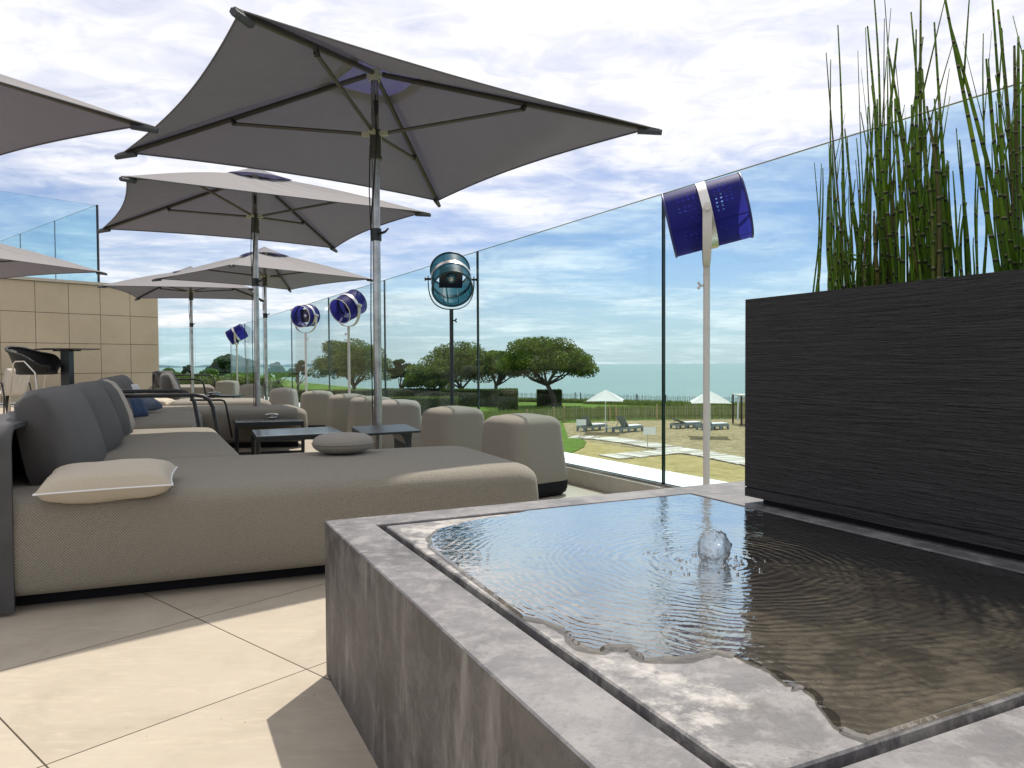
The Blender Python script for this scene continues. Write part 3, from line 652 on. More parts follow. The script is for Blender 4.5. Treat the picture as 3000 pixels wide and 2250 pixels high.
        b = MB(); e = Vector((-.036, -.018, 0)); b.tube([O+e+Vector((0, 0, zh-.62)), O+e*1.25+Vector((0, 0, 2.2)), O+e+Vector((.0, 0, 1.86)), O+e*1.2+Vector((0, 0, 1.2)), O+e+Vector((0, 0, .42))], .0045, 5)
        e2_ = Vector((.012, -.036, 0)); b.tube([O+e2_+Vector((0, 0, zh-.25)), O+e2_*1.4+Vector((0, 0, zh-.6)), O+e+Vector((0, 0, 1.95))], .005, 5); b.build('rope', cord_mat, root, True)
        b = MB(); q = O+Vector((.016, -.045, zh-.30)); b.tube([q, q-Vector((0, 0, .10))], [.018, .014], 8); b.build('pulley', black_metal, root, True)
    return root
parasol('parasol', -1.011, 5.529, -.129, .018, 'largest and nearest taupe parasol, its frame seen from below over the daybed')
parasol('parasol', -2.93, 8.445, -.212, 0, 'second nearest taupe parasol, whose pole stands behind the two low coffee tables')
parasol('parasol', -4.731, 14.131, .064, .008, 'distant taupe parasol whose canopy touches the middle one, in front of the glass')
parasol('parasol', -7.206, 16.551, 1.034+math.pi/4-math.pi/4, -.027, 'farthest taupe parasol, in front of the end of the panelled wall') 
U5 = at(430, 364, 2.565); D_ = 1.438*1.4142; th = .28
parasol('parasol', U5.x-D_*math.cos(th), U5.y-D_*math.sin(th), th, 0, 'taupe parasol cut off by the upper left edge of the photo')
U6 = at(301, 797, 2.565); th = .42
parasol('parasol', U6.x-D_*math.cos(th), U6.y-D_*math.sin(th), th, 0, 'taupe parasol at the left edge, in front of the roof glass')

# ------------------------------------------------------------------ soft blocks
def rpoly(cs, ins, r, n=6):
    cs = [Vector((c[0], c[1])) for c in cs]; k = len(cs); cen = sum(cs, Vector((0, 0)))/k
    # inset
    q = []
    for i in range(k):
        a_, b_, c_ = cs[i-1], cs[i], cs[(i+1) % k]; d1 = (b_-a_).normalized(); d2 = (c_-b_).normalized()
        n1 = Vector((-d1.y, d1.x)); n2_ = Vector((-d2.y, d2.x)); s_ = 1 if n1.dot(cen-b_) > 0 else -1; n1 *= s_; n2_ *= s_
        bis = (n1+n2_); q.append(b_+bis*(ins/(1+n1.dot(n2_))))
    out = []
    for i in range(k):
        a_, b_, c_ = q[i-1], q[i], q[(i+1) % k]; d1 = (b_-a_).normalized(); d2 = (c_-b_).normalized(); half = math.acos(max(-1, min(1, -d1.dot(d2))))/2
        rr = min(r, .45*min((b_-a_).length, (c_-b_).length)*math.tan(half)); tl_ = rr/math.tan(half)
        p0 = b_-d1*tl_; p1 = b_+d2*tl_
        for j in range(n+1):
            t_ = j/n; out.append(p0.lerp(b_, t_).lerp(b_.lerp(p1, t_), t_))
    return out
def soft_block(cs, z0, z1, r_plan=.08, r_top=.06, taper=0, crown=.012, r_bot=.02, n=7, belly=0.0):
    b = MB(); rs = []
    def rg(ins, z, r): return [Vector((p.x, p.y, z)) for p in rpoly(cs, ins, max(r, .012), n)]
    for j in range(4):
        a_ = math.pi/2*j/3; rs.append(rg(r_bot*(1-math.sin(a_)), z0+r_bot*(1-math.cos(a_)), r_plan))
    h0, h1 = z0+r_bot, z1-r_top
    for f_ in (.2, .4, .6, .8): rs.append(rg(taper*f_ - belly*math.sin(math.pi*f_), h0+(h1-h0)*f_, r_plan))
    for j in range(7):
        a_ = math.pi/2*j/6; rs.append(rg(taper+r_top*(1-math.cos(a_)), h1+r_top*math.sin(a_), r_plan*1.0))
    side = min((Vector(cs[i-1][:2])-Vector(cs[i][:2])).length for i in range(len(cs)))
    for f_ in (.12, .25, .38): rs.append(rg(taper+r_top+(side*.5-taper-r_top)*f_*1.6, z1+crown*math.sin(f_*math.pi*1.2), r_plan*(1-f_)))
    b.rings(rs); return b
# ------------------------------------------------------------------ sofas
def sofa(origin, exa, eya, label, mirror=False, chL=2.1, chW=1.12, seD=.86, seL=2.06, shell_z=.69, seD2=None, parts=('chaise', 'seat', 'back', 'shell', 'rail'), ZS=.425, extra_rail=None, soft='taupe'):
    ex, ey = az(exa), az(eya); O = Vector(origin); L = chW+seL
    def T(x, y, z=0):
        if mirror: y = L-y
        q = O+ex*x+ey*y; return Vector((q.x, q.y, z))
    seD2 = seD2 or seD; root = thing('lounge_sofa', label, 'sofa', T(.4, L/2, 0), 'modular lounge sofas down the terrace')
    fm = taupe
    if 'chaise' in parts:
        b = soft_block([T(-.17, 0.006), T(chL, 0), T(chL, chW-.006), T(-.17, chW-.006)], .055, ZS, .13, .075, 0, .012, .05, belly=.006); b.build('chaise', fm, root, 'all')
        b = MB(); b.prism([(p.x, p.y) for p in (T(-.16, .12), T(chL-.12, .12), T(chL-.12, chW-.04), T(-.16, chW-.04))], .001, .08); b.build('plinth', black_soft, root)
    if 'seat' in parts:
        b = soft_block([T(-.17, chW+.006), T(seD, chW+.006), T(seD2, L), T(-.17, L)], .075, ZS, .12, .075, 0, .012, .05, belly=.006); b.build('seat', fm, root, 'all')
        b = MB(); b.prism([(p.x, p.y) for p in (T(.05, chW+.06), T(seD-.07, chW+.06), T(seD-.07, L-.06), T(.05, L-.06))], .001, .10); b.build('plinth', black_soft, root)
    if 'back' in parts:
        # long backrest of three padded channels, leaning back: one mesh
        b = MB(); y0, y1 = .27, L+.02; ny = 54; sec = []
        for i in range(ny+1):
            f_ = i/ny; y = y0+(y1-y0)*f_; ph = (f_*3) % 1.0; bul = abs(math.sin(math.pi*f_*3))**.55 if 0 < f_ < 1 else 0; e = min(1, f_*14, (1-f_)*14)**.5
            row = []; prof = [(x+.075, z) for x, z in [(-.09, ZS-.01), (.02, ZS-.015), (.10, ZS-.01), (.14, ZS+.05), (.12, ZS+.14), (.085, ZS+.23), (.045, ZS+.31), (-.0, ZS+.365), (-.055, ZS+.388), (-.12, ZS+.375), (-.155, ZS+.33), (-.15, ZS+.22), (-.13, ZS+.12), (-.11, ZS+.04)]]
            cx_, cz_ = .04, ZS+.17
            for (x, z) in prof:
                k_ = (.90+.10*bul)*(.72+.28*e); fx = x if x < .04 else .04+(x-.04)*(.60+.40*bul)
                row.append(T(cx_+(fx-cx_)*k_, y, cz_+(z-cz_)*(1 if z < cz_ else (.965+.035*bul))*(.9+.1*e)))
            sec.append(row)
        if mirror: sec = sec
        b.rings(sec); b.build('backrest', charcoal, root, 'all')
    if 'shell' in parts:
        # bent sheet: front panel, fillet and top, open towards the seat
        b = MB(); r = .085; ya, yb = -.012, L+.0; pr = [(ya, .0)]
        pr = [(ya, .015)]+[(ya+r*(1-math.cos(a_)), shell_z-r+r*math.sin(a_)) for a_ in [math.pi/2*i/8 for i in range(9)]]+[(yb, shell_z)]
        th_ = .018; pin = [(ya+th_, .015)]+[(ya+th_+(r-th_)*(1-math.cos(a_)), shell_z-r+(r-th_)*math.sin(a_)) for a_ in [math.pi/2*i/8 for i in range(9)]]+[(yb, shell_z-th_)]
        xl, xr = -.20, -.006; m_ = len(pr)
        vs = [T(xl, y, z) for y, z in pr]+[T(xr, y, z) for y, z in pr]+[T(xl, y, z) for y, z in pin]+[T(xr, y, z) for y, z in pin]
        fs = []
        for i in range(m_-1): fs += [(i, i+1, m_+i+1, m_+i), (2*m_+i, 3*m_+i, 3*m_+i+1, 2*m_+i+1), (m_+i, m_+i+1, 3*m_+i+1, 3*m_+i), (i, 2*m_+i, 2*m_+i+1, i+1)]
        b.add(vs, fs); b.box(xl-.001, xl+.016, ya+.10, yb-.02, .016, shell_z-.019, T); b.build('back_shell', shell_mat, root, 35)
    if 'rail' in parts:
        yr = L+.03; zt = ZS+.25+(.022 if mirror else 0); b = MB()
        pts = [T(-.05, yr, zt)]+[T(x, yr, zt) for x in (.2, .35, seD2-.16)]+[T(seD2-.09, yr, zt-.012), T(seD2-.045, yr, zt-.045), T(seD2-.02, yr, zt-.10), T(seD2+.02, yr, .35), T(seD2+.07, yr, .02)]
        b.tube(pts, .016, 8); b.tube([T(-.05, yr-.001, zt), T(-.05, yr-.001, .3)], .014, 6); b.build('arm_rail', black_metal, root, 'all')
    if extra_rail:
        b = MB(); b.tube(extra_rail, .011, 8); b.build('foot_rail', black_metal, root, 'all')
    return root, T
sA, TA = sofa((-1.80, 2.64, 0), 68.5, -23.5, 'nearest sofa, its long taupe daybed right behind the stone fountain', seD2=.76)
# sofa B: seat near, chaise far
er = [atY(557, 1172, 7.8), atY(648, 1172, 7.8), atY(657, 1175, 7.8), atY(662, 1186, 7.8), atY(680, 1283, 7.8)]
exB, eyB = az(84), az(-25); seat_corner = Vector((-2.52, 6.15, 0)); OB = seat_corner-exB*.86
sB, TB = sofa(OB, 84, -25, 'second sofa from the front, carrying the navy blue cushion on its seat', mirror=True, seD2=.74, chL=2.0, seL=2.02, chW=1.1, extra_rail=er)
OC = Vector((-3.28, 10.05, 0))-az(84)*1.42
sC, TC_ = sofa(OC, 84, -24, 'third sofa from the front, its daybed touching the back of the second one', chL=1.42, seD=.6, seL=1.9, chW=1.05, shell_z=.50)
OD = Vector((-7.05, 17.4, 0))-az(84)*1.35
sD, TD = sofa(OD, 84, -24, 'farthest sofa, before the shrubs at the end of the panelled wall', mirror=True, chL=1.35, seD=1.35, seL=1.1, chW=.9, parts=('seat', 'chaise', 'back', 'rail'))

def pillow(c, ex, ey, sx, sy, th_, mat, label, cat='cushion', up_=None, piping=None, group=None, name='cushion'):
    c = Vector(c); ex = Vector(ex).normalized(); ey = Vector(ey); ey = (ey-ex*ey.dot(ex)).normalized(); ez = ex.cross(ey)
    n = 22; b = MB(); vs = []
    def P_(i, j, s_):
        x = -1+2*i/n; y = -1+2*j/n; px = x*(1-.07*y*y*0-.06*(1-abs(x))*0); hx = x*(1-.055*(1-y*y)*abs(x)); hy = y*(1-.055*(1-x*x)*abs(y))
        h = (max(0, 1-x**4)*max(0, 1-y**4))**.42; wr = noise.noise(Vector((x*2.3+sx*9, y*2.3, s_*3+th_)))*.09+noise.noise(Vector((x*6, y*6, s_)))*.02
        return c+ex*hx*sx/2+ey*hy*sy/2+ez*(s_*th_/2*h*(1+wr))
    for s_ in (1, -1):
        vs = [P_(i, j, s_) for j in range(n+1) for i in range(n+1)]; fs = [(j*(n+1)+i, j*(n+1)+i+1, (j+1)*(n+1)+i+1, (j+1)*(n+1)+i) for j in range(n) for i in range(n)]
        if s_ < 0: fs = [f_[::-1] for f_ in fs]
        b.add(vs, fs)
    o = b.build(name, mat, None, 'all', loc=c); tag(o, label, cat, group)
    if piping:
        pts = [P_(i, 0, 0) for i in range(0, n+1, 1)]+[P_(n, j, 0) for j in range(1, n+1)]+[P_(i, n, 0) for i in range(n-1, -1, -1)]+[P_(0, j, 0) for j in range(n-1, 0, -1)]
        mb = MB(); mb.tube([p-c for p in pts], .0035, 6, close=True); p_o = mb.build('piping', piping, None, 'all'); p_o.parent = o
    return o
exA, eyA = az(68.5), az(-23.5)
pillow(TA(.30, .09, .462), exA+Vector((0, 0, .015)), eyA+Vector((0, 0, .10)), .455, .30, .125, beige_linen, 'beige linen pillow with white piping lying on the near corner of the daybed', 'pillow', piping=white_cloth, name='pillow')
pillow(atY(389, 1197, 6.75), Vector((.12, 1, 0)), Vector((-.55, .0, 1)), .30, .21, .13, blue_cloth, 'navy blue cushion leaning on the backrest of the second sofa', group='scatter cushions on the second sofa')
pillow(atY(429, 1181, 7.35), Vector((.12, 1, 0)), Vector((-1, .0, .62)), .30, .20, .11, grey_cloth, 'grey blue cushion leaning behind the navy one on the second sofa', group='scatter cushions on the second sofa')
pillow(atY(391, 1142, 8.0), Vector((.12, 1, 0)), Vector((-.5, .0, 1)), .2, .13, .07, white_cloth, 'white cushion at the far end of the second sofa', group='scatter cushions on the second sofa')
pillow(atY(458, 1180, 9.15), Vector((1, .1, 0)), Vector((0, 1, .1)), .36, .3, .10, beige_linen, 'cream cushion lying flat on the daybed of the second sofa', group='scatter cushions on the second sofa')
pillow(atY(488, 1112, 17.0), Vector((.3, .9, 0)), Vector((-.45, .0, 1)), .5, .45, .2, charcoal, 'charcoal cushion leaning at the left end of the farthest sofa')
# round pouf cushion on the daybed
q = at(988, 1337, .437); q.y += .13; b = MB(); rs = []
RC = .158
for i in range(0, 17):
    a_ = -math.pi/2+math.pi*i/16; rr = RC*(abs(math.cos(a_))**.62)*1.0; z = .053*math.copysign(abs(math.sin(a_))**.9, math.sin(a_))
    row = []
    for j in range(40):
        an = 2*math.pi*j/40; dimp = .014*max(0, 1-(rr/RC)*1.6) if z > 0 else 0; wr = 1+.012*noise.noise(Vector((math.cos(an)*3, math.sin(an)*3, a_*3)))
        row.append(q+Vector((math.cos(an)*max(rr, .003)*wr, math.sin(an)*max(rr, .003)*wr, .056+z-dimp)))
    rs.append(row)
b.rings(rs); o = b.build('round_cushion', taupe_grey, None, 'all', loc=(q.x, q.y, q.z)); tag(o, 'round taupe cushion with a buttoned dimple lying on the daybed', 'cushion')
b = MB(); b.tube([Vector((math.cos(a_)*(RC+.001), math.sin(a_)*(RC+.001), .056)) for a_ in [2*math.pi*i/48 for i in range(48)]], .0028, 6, close=True); p_o = b.build('seam', taupe, None, 'all'); p_o.parent = o

# ------------------------------------------------------------------ poufs along the glass
def pouf(N, exa, s, h, label, mat=taupe_pouf, s2=None):
    ex = az(exa); ey = az(exa-90); N = Vector((*N, 0)); s2 = s2 or s
    root = thing('pouf', label, 'pouf', N+ex*s/2+ey*s2/2, 'tall taupe poufs along the glass')
    cs = [N, N+ex*s, N+ex*s+ey*s2, N+ey*s2]
    b = soft_block(cs,   .105, h, .11, .07, .032, .014, .004); b.build('upholstery', mat, root, 'all')
    b = soft_block([c + (root.location-c)*.012 for c in cs], .001, .104, .10, .004, -.003, 0, .05); b.build('base', black_soft, root, 'all')
def nd(u, D): return ((u-1500)/F*D, D)
pouf(nd(1512, 4.74), 51.6, .50, .545, 'nearest taupe pouf on a black base, right of the daybed')
pouf(nd(1293, 5.75), 55, .49, .545, 'second nearest taupe pouf, between the nearest pouf and the black side table')
pouf(nd(1076, 6.9), 82, .53, .55, 'third taupe pouf from the front, broad side on behind the black side table', taupe_grey)
pouf(nd(1035, 7.75), 66, .50, .55, 'fourth taupe pouf from the front, partly behind the pole of the nearest parasol')
pouf(nd(968, 8.45), 66, .50, .55, 'fifth taupe pouf from the front, behind the coffee tables')
pouf(nd(868, 9.75), 84, .47, .55, 'sixth taupe pouf from the front, under the blue spot lamp on a cream stand')
pouf(nd(776, 11.2), 88, .44, .55, 'grey shaded pouf, seventh from the front, right of the thin far parasol pole', taupe_grey)
pouf(nd(690, 13.8), 88, .44, .55, 'eighth pouf from the front, behind the pole of the second parasol')
pouf(nd(622, 17.2), 88, .52, .55, 'farthest pouf, at the end of the terrace beside the last sofa')
# ------------------------------------------------------------------ tables
def coffee(px, z, label):
    cs = [at(u, v, z) for u, v in px]    # front-left, front-right, back-right, back-left
    cen = sum(cs, Vector())/4; root = thing('coffee_table', label, 'table', (cen.x, cen.y, 0), 'low black coffee tables with smoked tops')
    b = soft_block(cs, z-.010, z, .012, .003, 0, 0, .002, 3); b.build('table_top', table_glass, root, 35)
    fr_ = MB(); w_ = .016
    for i in range(4):
        a_, c_ = cs[i], cs[(i+1) % 4]; d_ = (c_-a_).normalized(); n_ = Vector((-d_.y, d_.x, 0))*w_
        if n_.dot(cen-a_) < 0: n_ = -n_
        fr_.prism([(p.x, p.y) for p in (a_, c_, c_+n_, a_+n_)], z-.045, z-.0105)
    fr_.build('apron', black_metal, root)
    for i in range(4):
        p = cs[i].lerp(cen, .03); b = MB(); b.box(p.x-.015, p.x+.015, p.y-.015, p.y+.015, .003, z-.045); b.build('leg', black_metal, root)
    for i, j in ((0, 3), (1, 2)) if False else ((3, 2), (0, 1)):
        a_, c_ = cs[i].lerp(cen, .03), cs[j].lerp(cen, .03); b = MB(); b.box(0, 1, -.012, .012, 0, .022, lambda x, y, zz: Vector((a_.x+(c_.x-a_.x)*x, a_.y+(c_.y-a_.y)*x+y, .003+zz))); b.build('floor_bar', black_metal, root)
    return cs
t2 = coffee([(690, 1238), (890, 1233), (868, 1220), (683, 1224)], .33, 'low black coffee table holding the ashtray, behind the other coffee table')
t1 = coffee([(752, 1279), (1010, 1268), (968, 1249), (738, 1259)], .31, 'low black coffee table with a smoked glass top, between the sofa and the poufs')
# ashtray
q = at(797, 1226, .331); b = MB(); prof = [(.055, .0), (.062, .012), (.060, .022), (.074, .034), (.074, .042), (.058, .052), (.046, .054), (.040, .044), (.012, .040)]
b.rings([[q+Vector((math.cos(a_)*r_, math.sin(a_)*r_, z_+.001)) for a_ in [2*math.pi*i/24 for i in range(24)]] for r_, z_ in prof]); o = b.build('ashtray', steel, None, 40, loc=(q.x, q.y, q.z)); tag(o, 'round steel ashtray standing on the rear coffee table', 'ashtray')
q = at(628, 1163, .40); b = MB(); b.rings([[q+Vector((math.cos(a_)*r_*1.3, math.sin(a_)*r_*1.3, z_+.03)) for a_ in [2*math.pi*i/20 for i in range(20)]] for r_, z_ in prof]); o = b.build('ashtray', steel, None, 40, loc=(q.x, q.y, .43)); tag(o, 'small steel ashtray left behind the daybed of the third sofa', 'ashtray')
tq = thing('side_table', 'small black side table under the far steel ashtray, behind the third sofa', 'table', (q.x, q.y, 0))
b = MB(); b.box(q.x-.45, q.x+.4, q.y-.2, q.y+.25, .405, .428); b.build('table_top', black_metal, tq)
for dx in (-.38, .34):
    b = MB(); b.box(q.x+dx, q.x+dx+.03, q.y-.1, q.y+.15, .003, .405); b.build('leg', black_metal, tq)
# C-shaped black side table
cs = [at(u, v, .47) for u, v in ((1064, 1271), (1234, 1261), (1188, 1242), (1028, 1249))]; cen = sum(cs, Vector())/4
st = thing('side_table', 'black sheet metal side table with a slab leg, left of the second pouf', 'table', (cen.x, cen.y, 0))
b = soft_block(cs, .456, .47, .02, .003, 0, 0, .002, 4); b.build('table_top', black_metal, st, 35)
b = MB(); m0, m1_ = cs[0].lerp(cs[1], .62), cs[3].lerp(cs[2], .62); m2, m3 = cs[0].lerp(cs[1], .86), cs[3].lerp(cs[2], .86)
prof = [(m0, .456), (m2.lerp(cs[1], .1), .456), (m2, .40), (m2, .004), (m0.lerp(m2, .55), .004), (m0.lerp(m2, .55), .38), (m0.lerp(m2, .35), .43)]
k_ = len(prof); off = (m1_-m0)*.75; vs = [Vector((p.x, p.y, z))+(m1_-m0)*.12 for p, z in prof]; vs += [v_+off for v_ in vs]
b.add(vs, [list(range(k_)), [k_+i for i in range(k_)][::-1]]+[(i, k_+i, k_+(i+1) % k_, (i+1) % k_) for i in range(k_)]); b.build('leg', black_metal, st)
b = MB(); l0, l1 = cs[0].lerp(cen, .06), cs[3].lerp(cen, .06)
b.box(0, 1, -.008, .008, .36, .456, lambda x, y, zz: Vector((l0.x+(l1.x-l0.x)*x+y, l0.y+(l1.y-l0.y)*x, zz))); b.build('side_flap', black_metal, st)
b = MB(); b.prism([(p.x, p.y) for p in (cs[0].lerp(cen, .1), cs[1].lerp(cen, .1), cs[2].lerp(cen, .1), cs[3].lerp(cen, .1))], .002, .012); b.build('foot_plate', black_metal, st)

# ------------------------------------------------------------------ spot lamps on stands
def shade_mat(name, c, tr=.35):
    m_ = M(name, c, .5, spec=.18); t = NT(m_); tl = t.node('ShaderNodeBsdfTranslucent', Color=(*[min(1, x*1.9) for x in c], 1)); tp = t.node('ShaderNodeBsdfTransparent', Color=(*[min(1, x*2.2+.12) for x in c], 1))
    n_ = t.noise(t.pos(), 420, 1, .5); t.base(t.mix(n_, tuple(x*.6 for x in c), tuple(x*1.4 for x in c)))
    a_ = t.node('ShaderNodeMixShader', Fac=.45, i1=t.b.outputs[0], i2=tl.outputs[0]); b_ = t.node('ShaderNodeMixShader', Fac=tr, i1=a_.outputs[0], i2=tp.outputs[0])
    t.t.links.new(b_.outputs[0], t.n['Material Output'].inputs[0]); return m_
blue_shade = shade_mat('cobalt_mesh_shade', (.020, .020, .17), .06); teal_shade = shade_mat('teal_mesh_shade', (.015, .12, .17), .22)
blue_rim = M('navy_rim', (.02, .02, .12), .4); teal_rim = M('dark_teal_rim', (.01, .045, .06), .4); panel_m = M('solar_panel', (.03, .03, .06), .2)
def light_dotted(base, c, ax, side, upv):  # spots of light put into the lampshade material as pale see-through dots
    m_ = base.copy(); m_.name = 'light_dotted_cobalt_shade'; t = NT(m_); p = t.pos()
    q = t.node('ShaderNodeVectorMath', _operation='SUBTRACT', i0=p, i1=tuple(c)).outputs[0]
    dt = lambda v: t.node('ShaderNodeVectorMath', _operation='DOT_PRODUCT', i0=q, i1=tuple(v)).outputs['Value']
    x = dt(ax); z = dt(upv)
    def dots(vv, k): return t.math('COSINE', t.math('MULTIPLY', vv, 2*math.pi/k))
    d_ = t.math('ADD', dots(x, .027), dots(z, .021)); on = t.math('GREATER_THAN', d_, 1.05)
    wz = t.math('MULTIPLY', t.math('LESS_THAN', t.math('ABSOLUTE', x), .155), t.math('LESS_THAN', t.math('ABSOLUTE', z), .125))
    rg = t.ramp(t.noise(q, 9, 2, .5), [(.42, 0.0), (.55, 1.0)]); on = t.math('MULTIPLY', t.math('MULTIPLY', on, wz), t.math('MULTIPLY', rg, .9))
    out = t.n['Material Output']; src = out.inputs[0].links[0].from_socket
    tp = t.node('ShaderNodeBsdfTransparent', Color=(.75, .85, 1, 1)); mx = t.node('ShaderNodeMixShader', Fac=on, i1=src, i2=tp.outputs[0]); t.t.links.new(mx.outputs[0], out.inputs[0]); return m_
def lamp(u, D, axis, label, col='blue', L=.40, rad=.177, zc=1.72, frame=cream_paint, knob_side=-1, yoke_dir=None):
    X = (u-1500)/F*D; base = Vector((X, D, 0)); c = Vector((X, D, zc)); ax = Vector(axis).normalized()
    root = thing('spot_lamp', label, 'lamp', base, 'round mesh spot lamps on stands along the glass')
    hz_ = Vector((ax.x, ax.y, 0)).normalized(); side = Vector((-hz_.y, hz_.x, 0)); upv = ax.cross(side); upv = upv if upv.z > 0 else -upv
    sh_m, rim_m = (blue_shade, blue_rim) if col == 'blue' else (teal_shade, teal_rim)
    N = 48
    def circ(t_, r_): return [c+ax*t_+(side*math.cos(a_)+upv*math.sin(a_))*r_ for a_ in [2*math.pi*i/N for i in range(N)]]
    b = MB(); b.rings([circ(-L/2, rad), circ(-L/6, rad*1.0), circ(L/6, rad), circ(L/2, rad)], False, False); sh_o = b.build('shade', sh_m, root, 'all')
    if u == 2070: sh_o.data.materials[0] = light_dotted(sh_m, c, ax, side, upv)
    for t_ in (-L/2, L/2):
        b = MB(); b.tube(circ(t_, rad), .006 if col == 'blue' else .010, 6, close=True); b.build('rim', frame if (t_ < 0 and col == 'blue' and u != 2070) else rim_m, root, 'all')
    b = MB()
    for i in range(8):
        a_ = 2*math.pi*(i+.5)/8; d_ = (side*math.cos(a_)+upv*math.sin(a_))*(rad-.003); b.tube([c+ax*(-L/2)+d_, c+ax*(L/2)+d_], .0028, 5)
    for t_ in (-.03,): b.tube(circ(t_, rad-.006), .004, 5, close=True)
    b.build('seams', rim_m, root, 'all')
    b = MB(); w_ = .024; b.rings([circ(-w_, rad+.003), circ(w_, rad+.003), circ(w_, rad+.007), circ(-w_, rad+.007)], False, False)
    ra, rb_ = circ(-w_, rad+.003), circ(-w_, rad+.007); b.add(ra+rb_, [(i, (i+1) % N, N+(i+1) % N, N+i) for i in range(N)]); b.build('band', alu, root, 35)
    # solar panel inside, held on bars
    b = MB(); s_ = rad*.60; b.box(-s_, s_, -s_, s_, .03, .045, lambda x, y, z: c+side*x+upv*y+ax*z); pn = b.build('solar_panel', panel_m, root)
    b = MB(); b.rings([[c+ax*t_+(side*math.cos(a_)+upv*math.sin(a_))*r_ for a_ in [2*math.pi*i/20 for i in range(20)]] for t_, r_ in ((-.02, .02), (.0, .045), (.029, .05))]); b.build('light_head', alu, root, 45)
    # yoke: from pivots on the band down round to the pole head
    yr = rad+.032; pts = [c-side*yr+Vector((0, 0, .03))]; low = rad+.10
    for i in range(29):
        a_ = math.pi+math.pi*i/28; xx = math.cos(a_); xx = math.copysign(abs(xx)**.8, xx); pts.append(c+side*xx*yr-Vector((0, 0, abs(math.sin(a_))**.72*low)))
    pts.append(c+side*yr+Vector((0, 0, .03))); b = MB(); rows = []
    for i, p in enumerate(pts):
        tg = (pts[min(i+1, len(pts)-1)]-pts[max(i-1, 0)]).normalized(); nr = tg.cross(hz_); hw = (.011 if i in (0, len(pts)-1) else .024)*(1-.25*abs(math.sin(math.pi*i/(len(pts)-1)))**4)
        rows.append([p+hz_*hw+nr*.004, p-hz_*hw+nr*.004, p-hz_*hw-nr*.004, p+hz_*hw-nr*.004])
    b.rings(rows); b.build('yoke', frame, root, 30)
    for s2 in (-1, 1):
        b = MB(); b.tube([c+side*s2*(rad+.006), c+side*s2*(yr+.022)], .011, 10); b.tube([c+side*s2*(yr+.022), c+side*s2*(yr+.034)], .018, 10); b.build('pivot_knob', frame, root, 40)
    zt = zc-rad-.097; b = MB(); b.tube([base+Vector((0, 0, .02)), base+Vector((0, 0, zt))], .0185 if col == 'blue' else .019, 16)
    for zz in (zt-.05, 1.09, .63): b.tube([base+Vector((0, 0, zz)), base+Vector((0, 0, zz+.004))], .0205, 16)
    b.build('pole', frame, root, 50)
    b = MB(); kz = zt-.11; b.tube([base+Vector((knob_side*.018, -.004, kz)), base+Vector((knob_side*.036, -.008, kz))], .006, 8)
    for dz in (-1, 1): b.tube([base+Vector((knob_side*.036, -.008, kz)), base+Vector((knob_side*.050, -.008, kz+dz*.018))], [.006, .008], 8)
    b.build('wing_screw', frame, root, 'all')
    b = MB(); b.rings([[base+Vector((math.cos(a_)*r_, math.sin(a_)*r_, z_)) for a_ in [2*math.pi*i/32 for i in range(32)]] for r_, z_ in ((.17, .001), (.17, .012), (.165, .018), (.03, .022))]); b.build('foot', frame, root, 30)
lamp(2070, 4.07, (1, -.25, .235), 'large cobalt blue spot lamp on a cream pole, left of the black planter', L=.415, zc=1.715)
lamp(1324, 7.05, (-.12, .78, .58), 'teal spot lamp on a black pole, the only one that is not blue', 'teal', L=.37, rad=.187, frame=M('black_lamp_frame', (.015, .02, .022), .4), knob_side=1)
lamp(1023, 10.2, (.50, .80, .45), 'blue spot lamp tilted down, just left of the nearest parasol pole', L=.36)
lamp(897, 12.1, (.30, .93, .12), 'blue spot lamp facing forward with its dark panel visible inside', L=.30, knob_side=1)
lamp(695, 18.9, (.86, .15, .50), 'smallest and farthest blue spot lamp, seen side on before the corner of the glass', L=.42, rad=.19)

# ------------------------------------------------------------------ bar table, bar chair, beige chair
D = 10.7; X = (198-1500)/F*D
bt = thing('bar_table', 'high black bar table with a thin square top, beside the wicker bar chair', 'table', (X, D, 0))
zt = atY(198, 1022, D).z; e1, e2v = az(47)*.40, az(-43)*.40
b = MB(); cs = [Vector((X, D, 0))+e1+e2v, Vector((X, D, 0))+e1-e2v, Vector((X, D, 0))-e1-e2v, Vector((X, D, 0))-e1+e2v]; cs = [Vector((X, D, 0))+(c-Vector((X, D, 0)))*.88 for c in cs]
b.prism([(p.x, p.y) for p in cs], zt-.014, zt); b.build('table_top', black_metal, bt)
b = MB(); b.box(X-.062, X+.062, D-.06, D+.06, .012, zt-.016); b.build('column', black_metal, bt)
b = MB(); b.box(X-.2, X+.2, D-.012, D+.012, zt-.035, zt-.0145); b.build('bracket', black_metal, bt)
b = MB(); b.box(X-.25, X+.25, D-.25, D+.25, .001, .012); b.build('foot_plate', black_metal, bt)
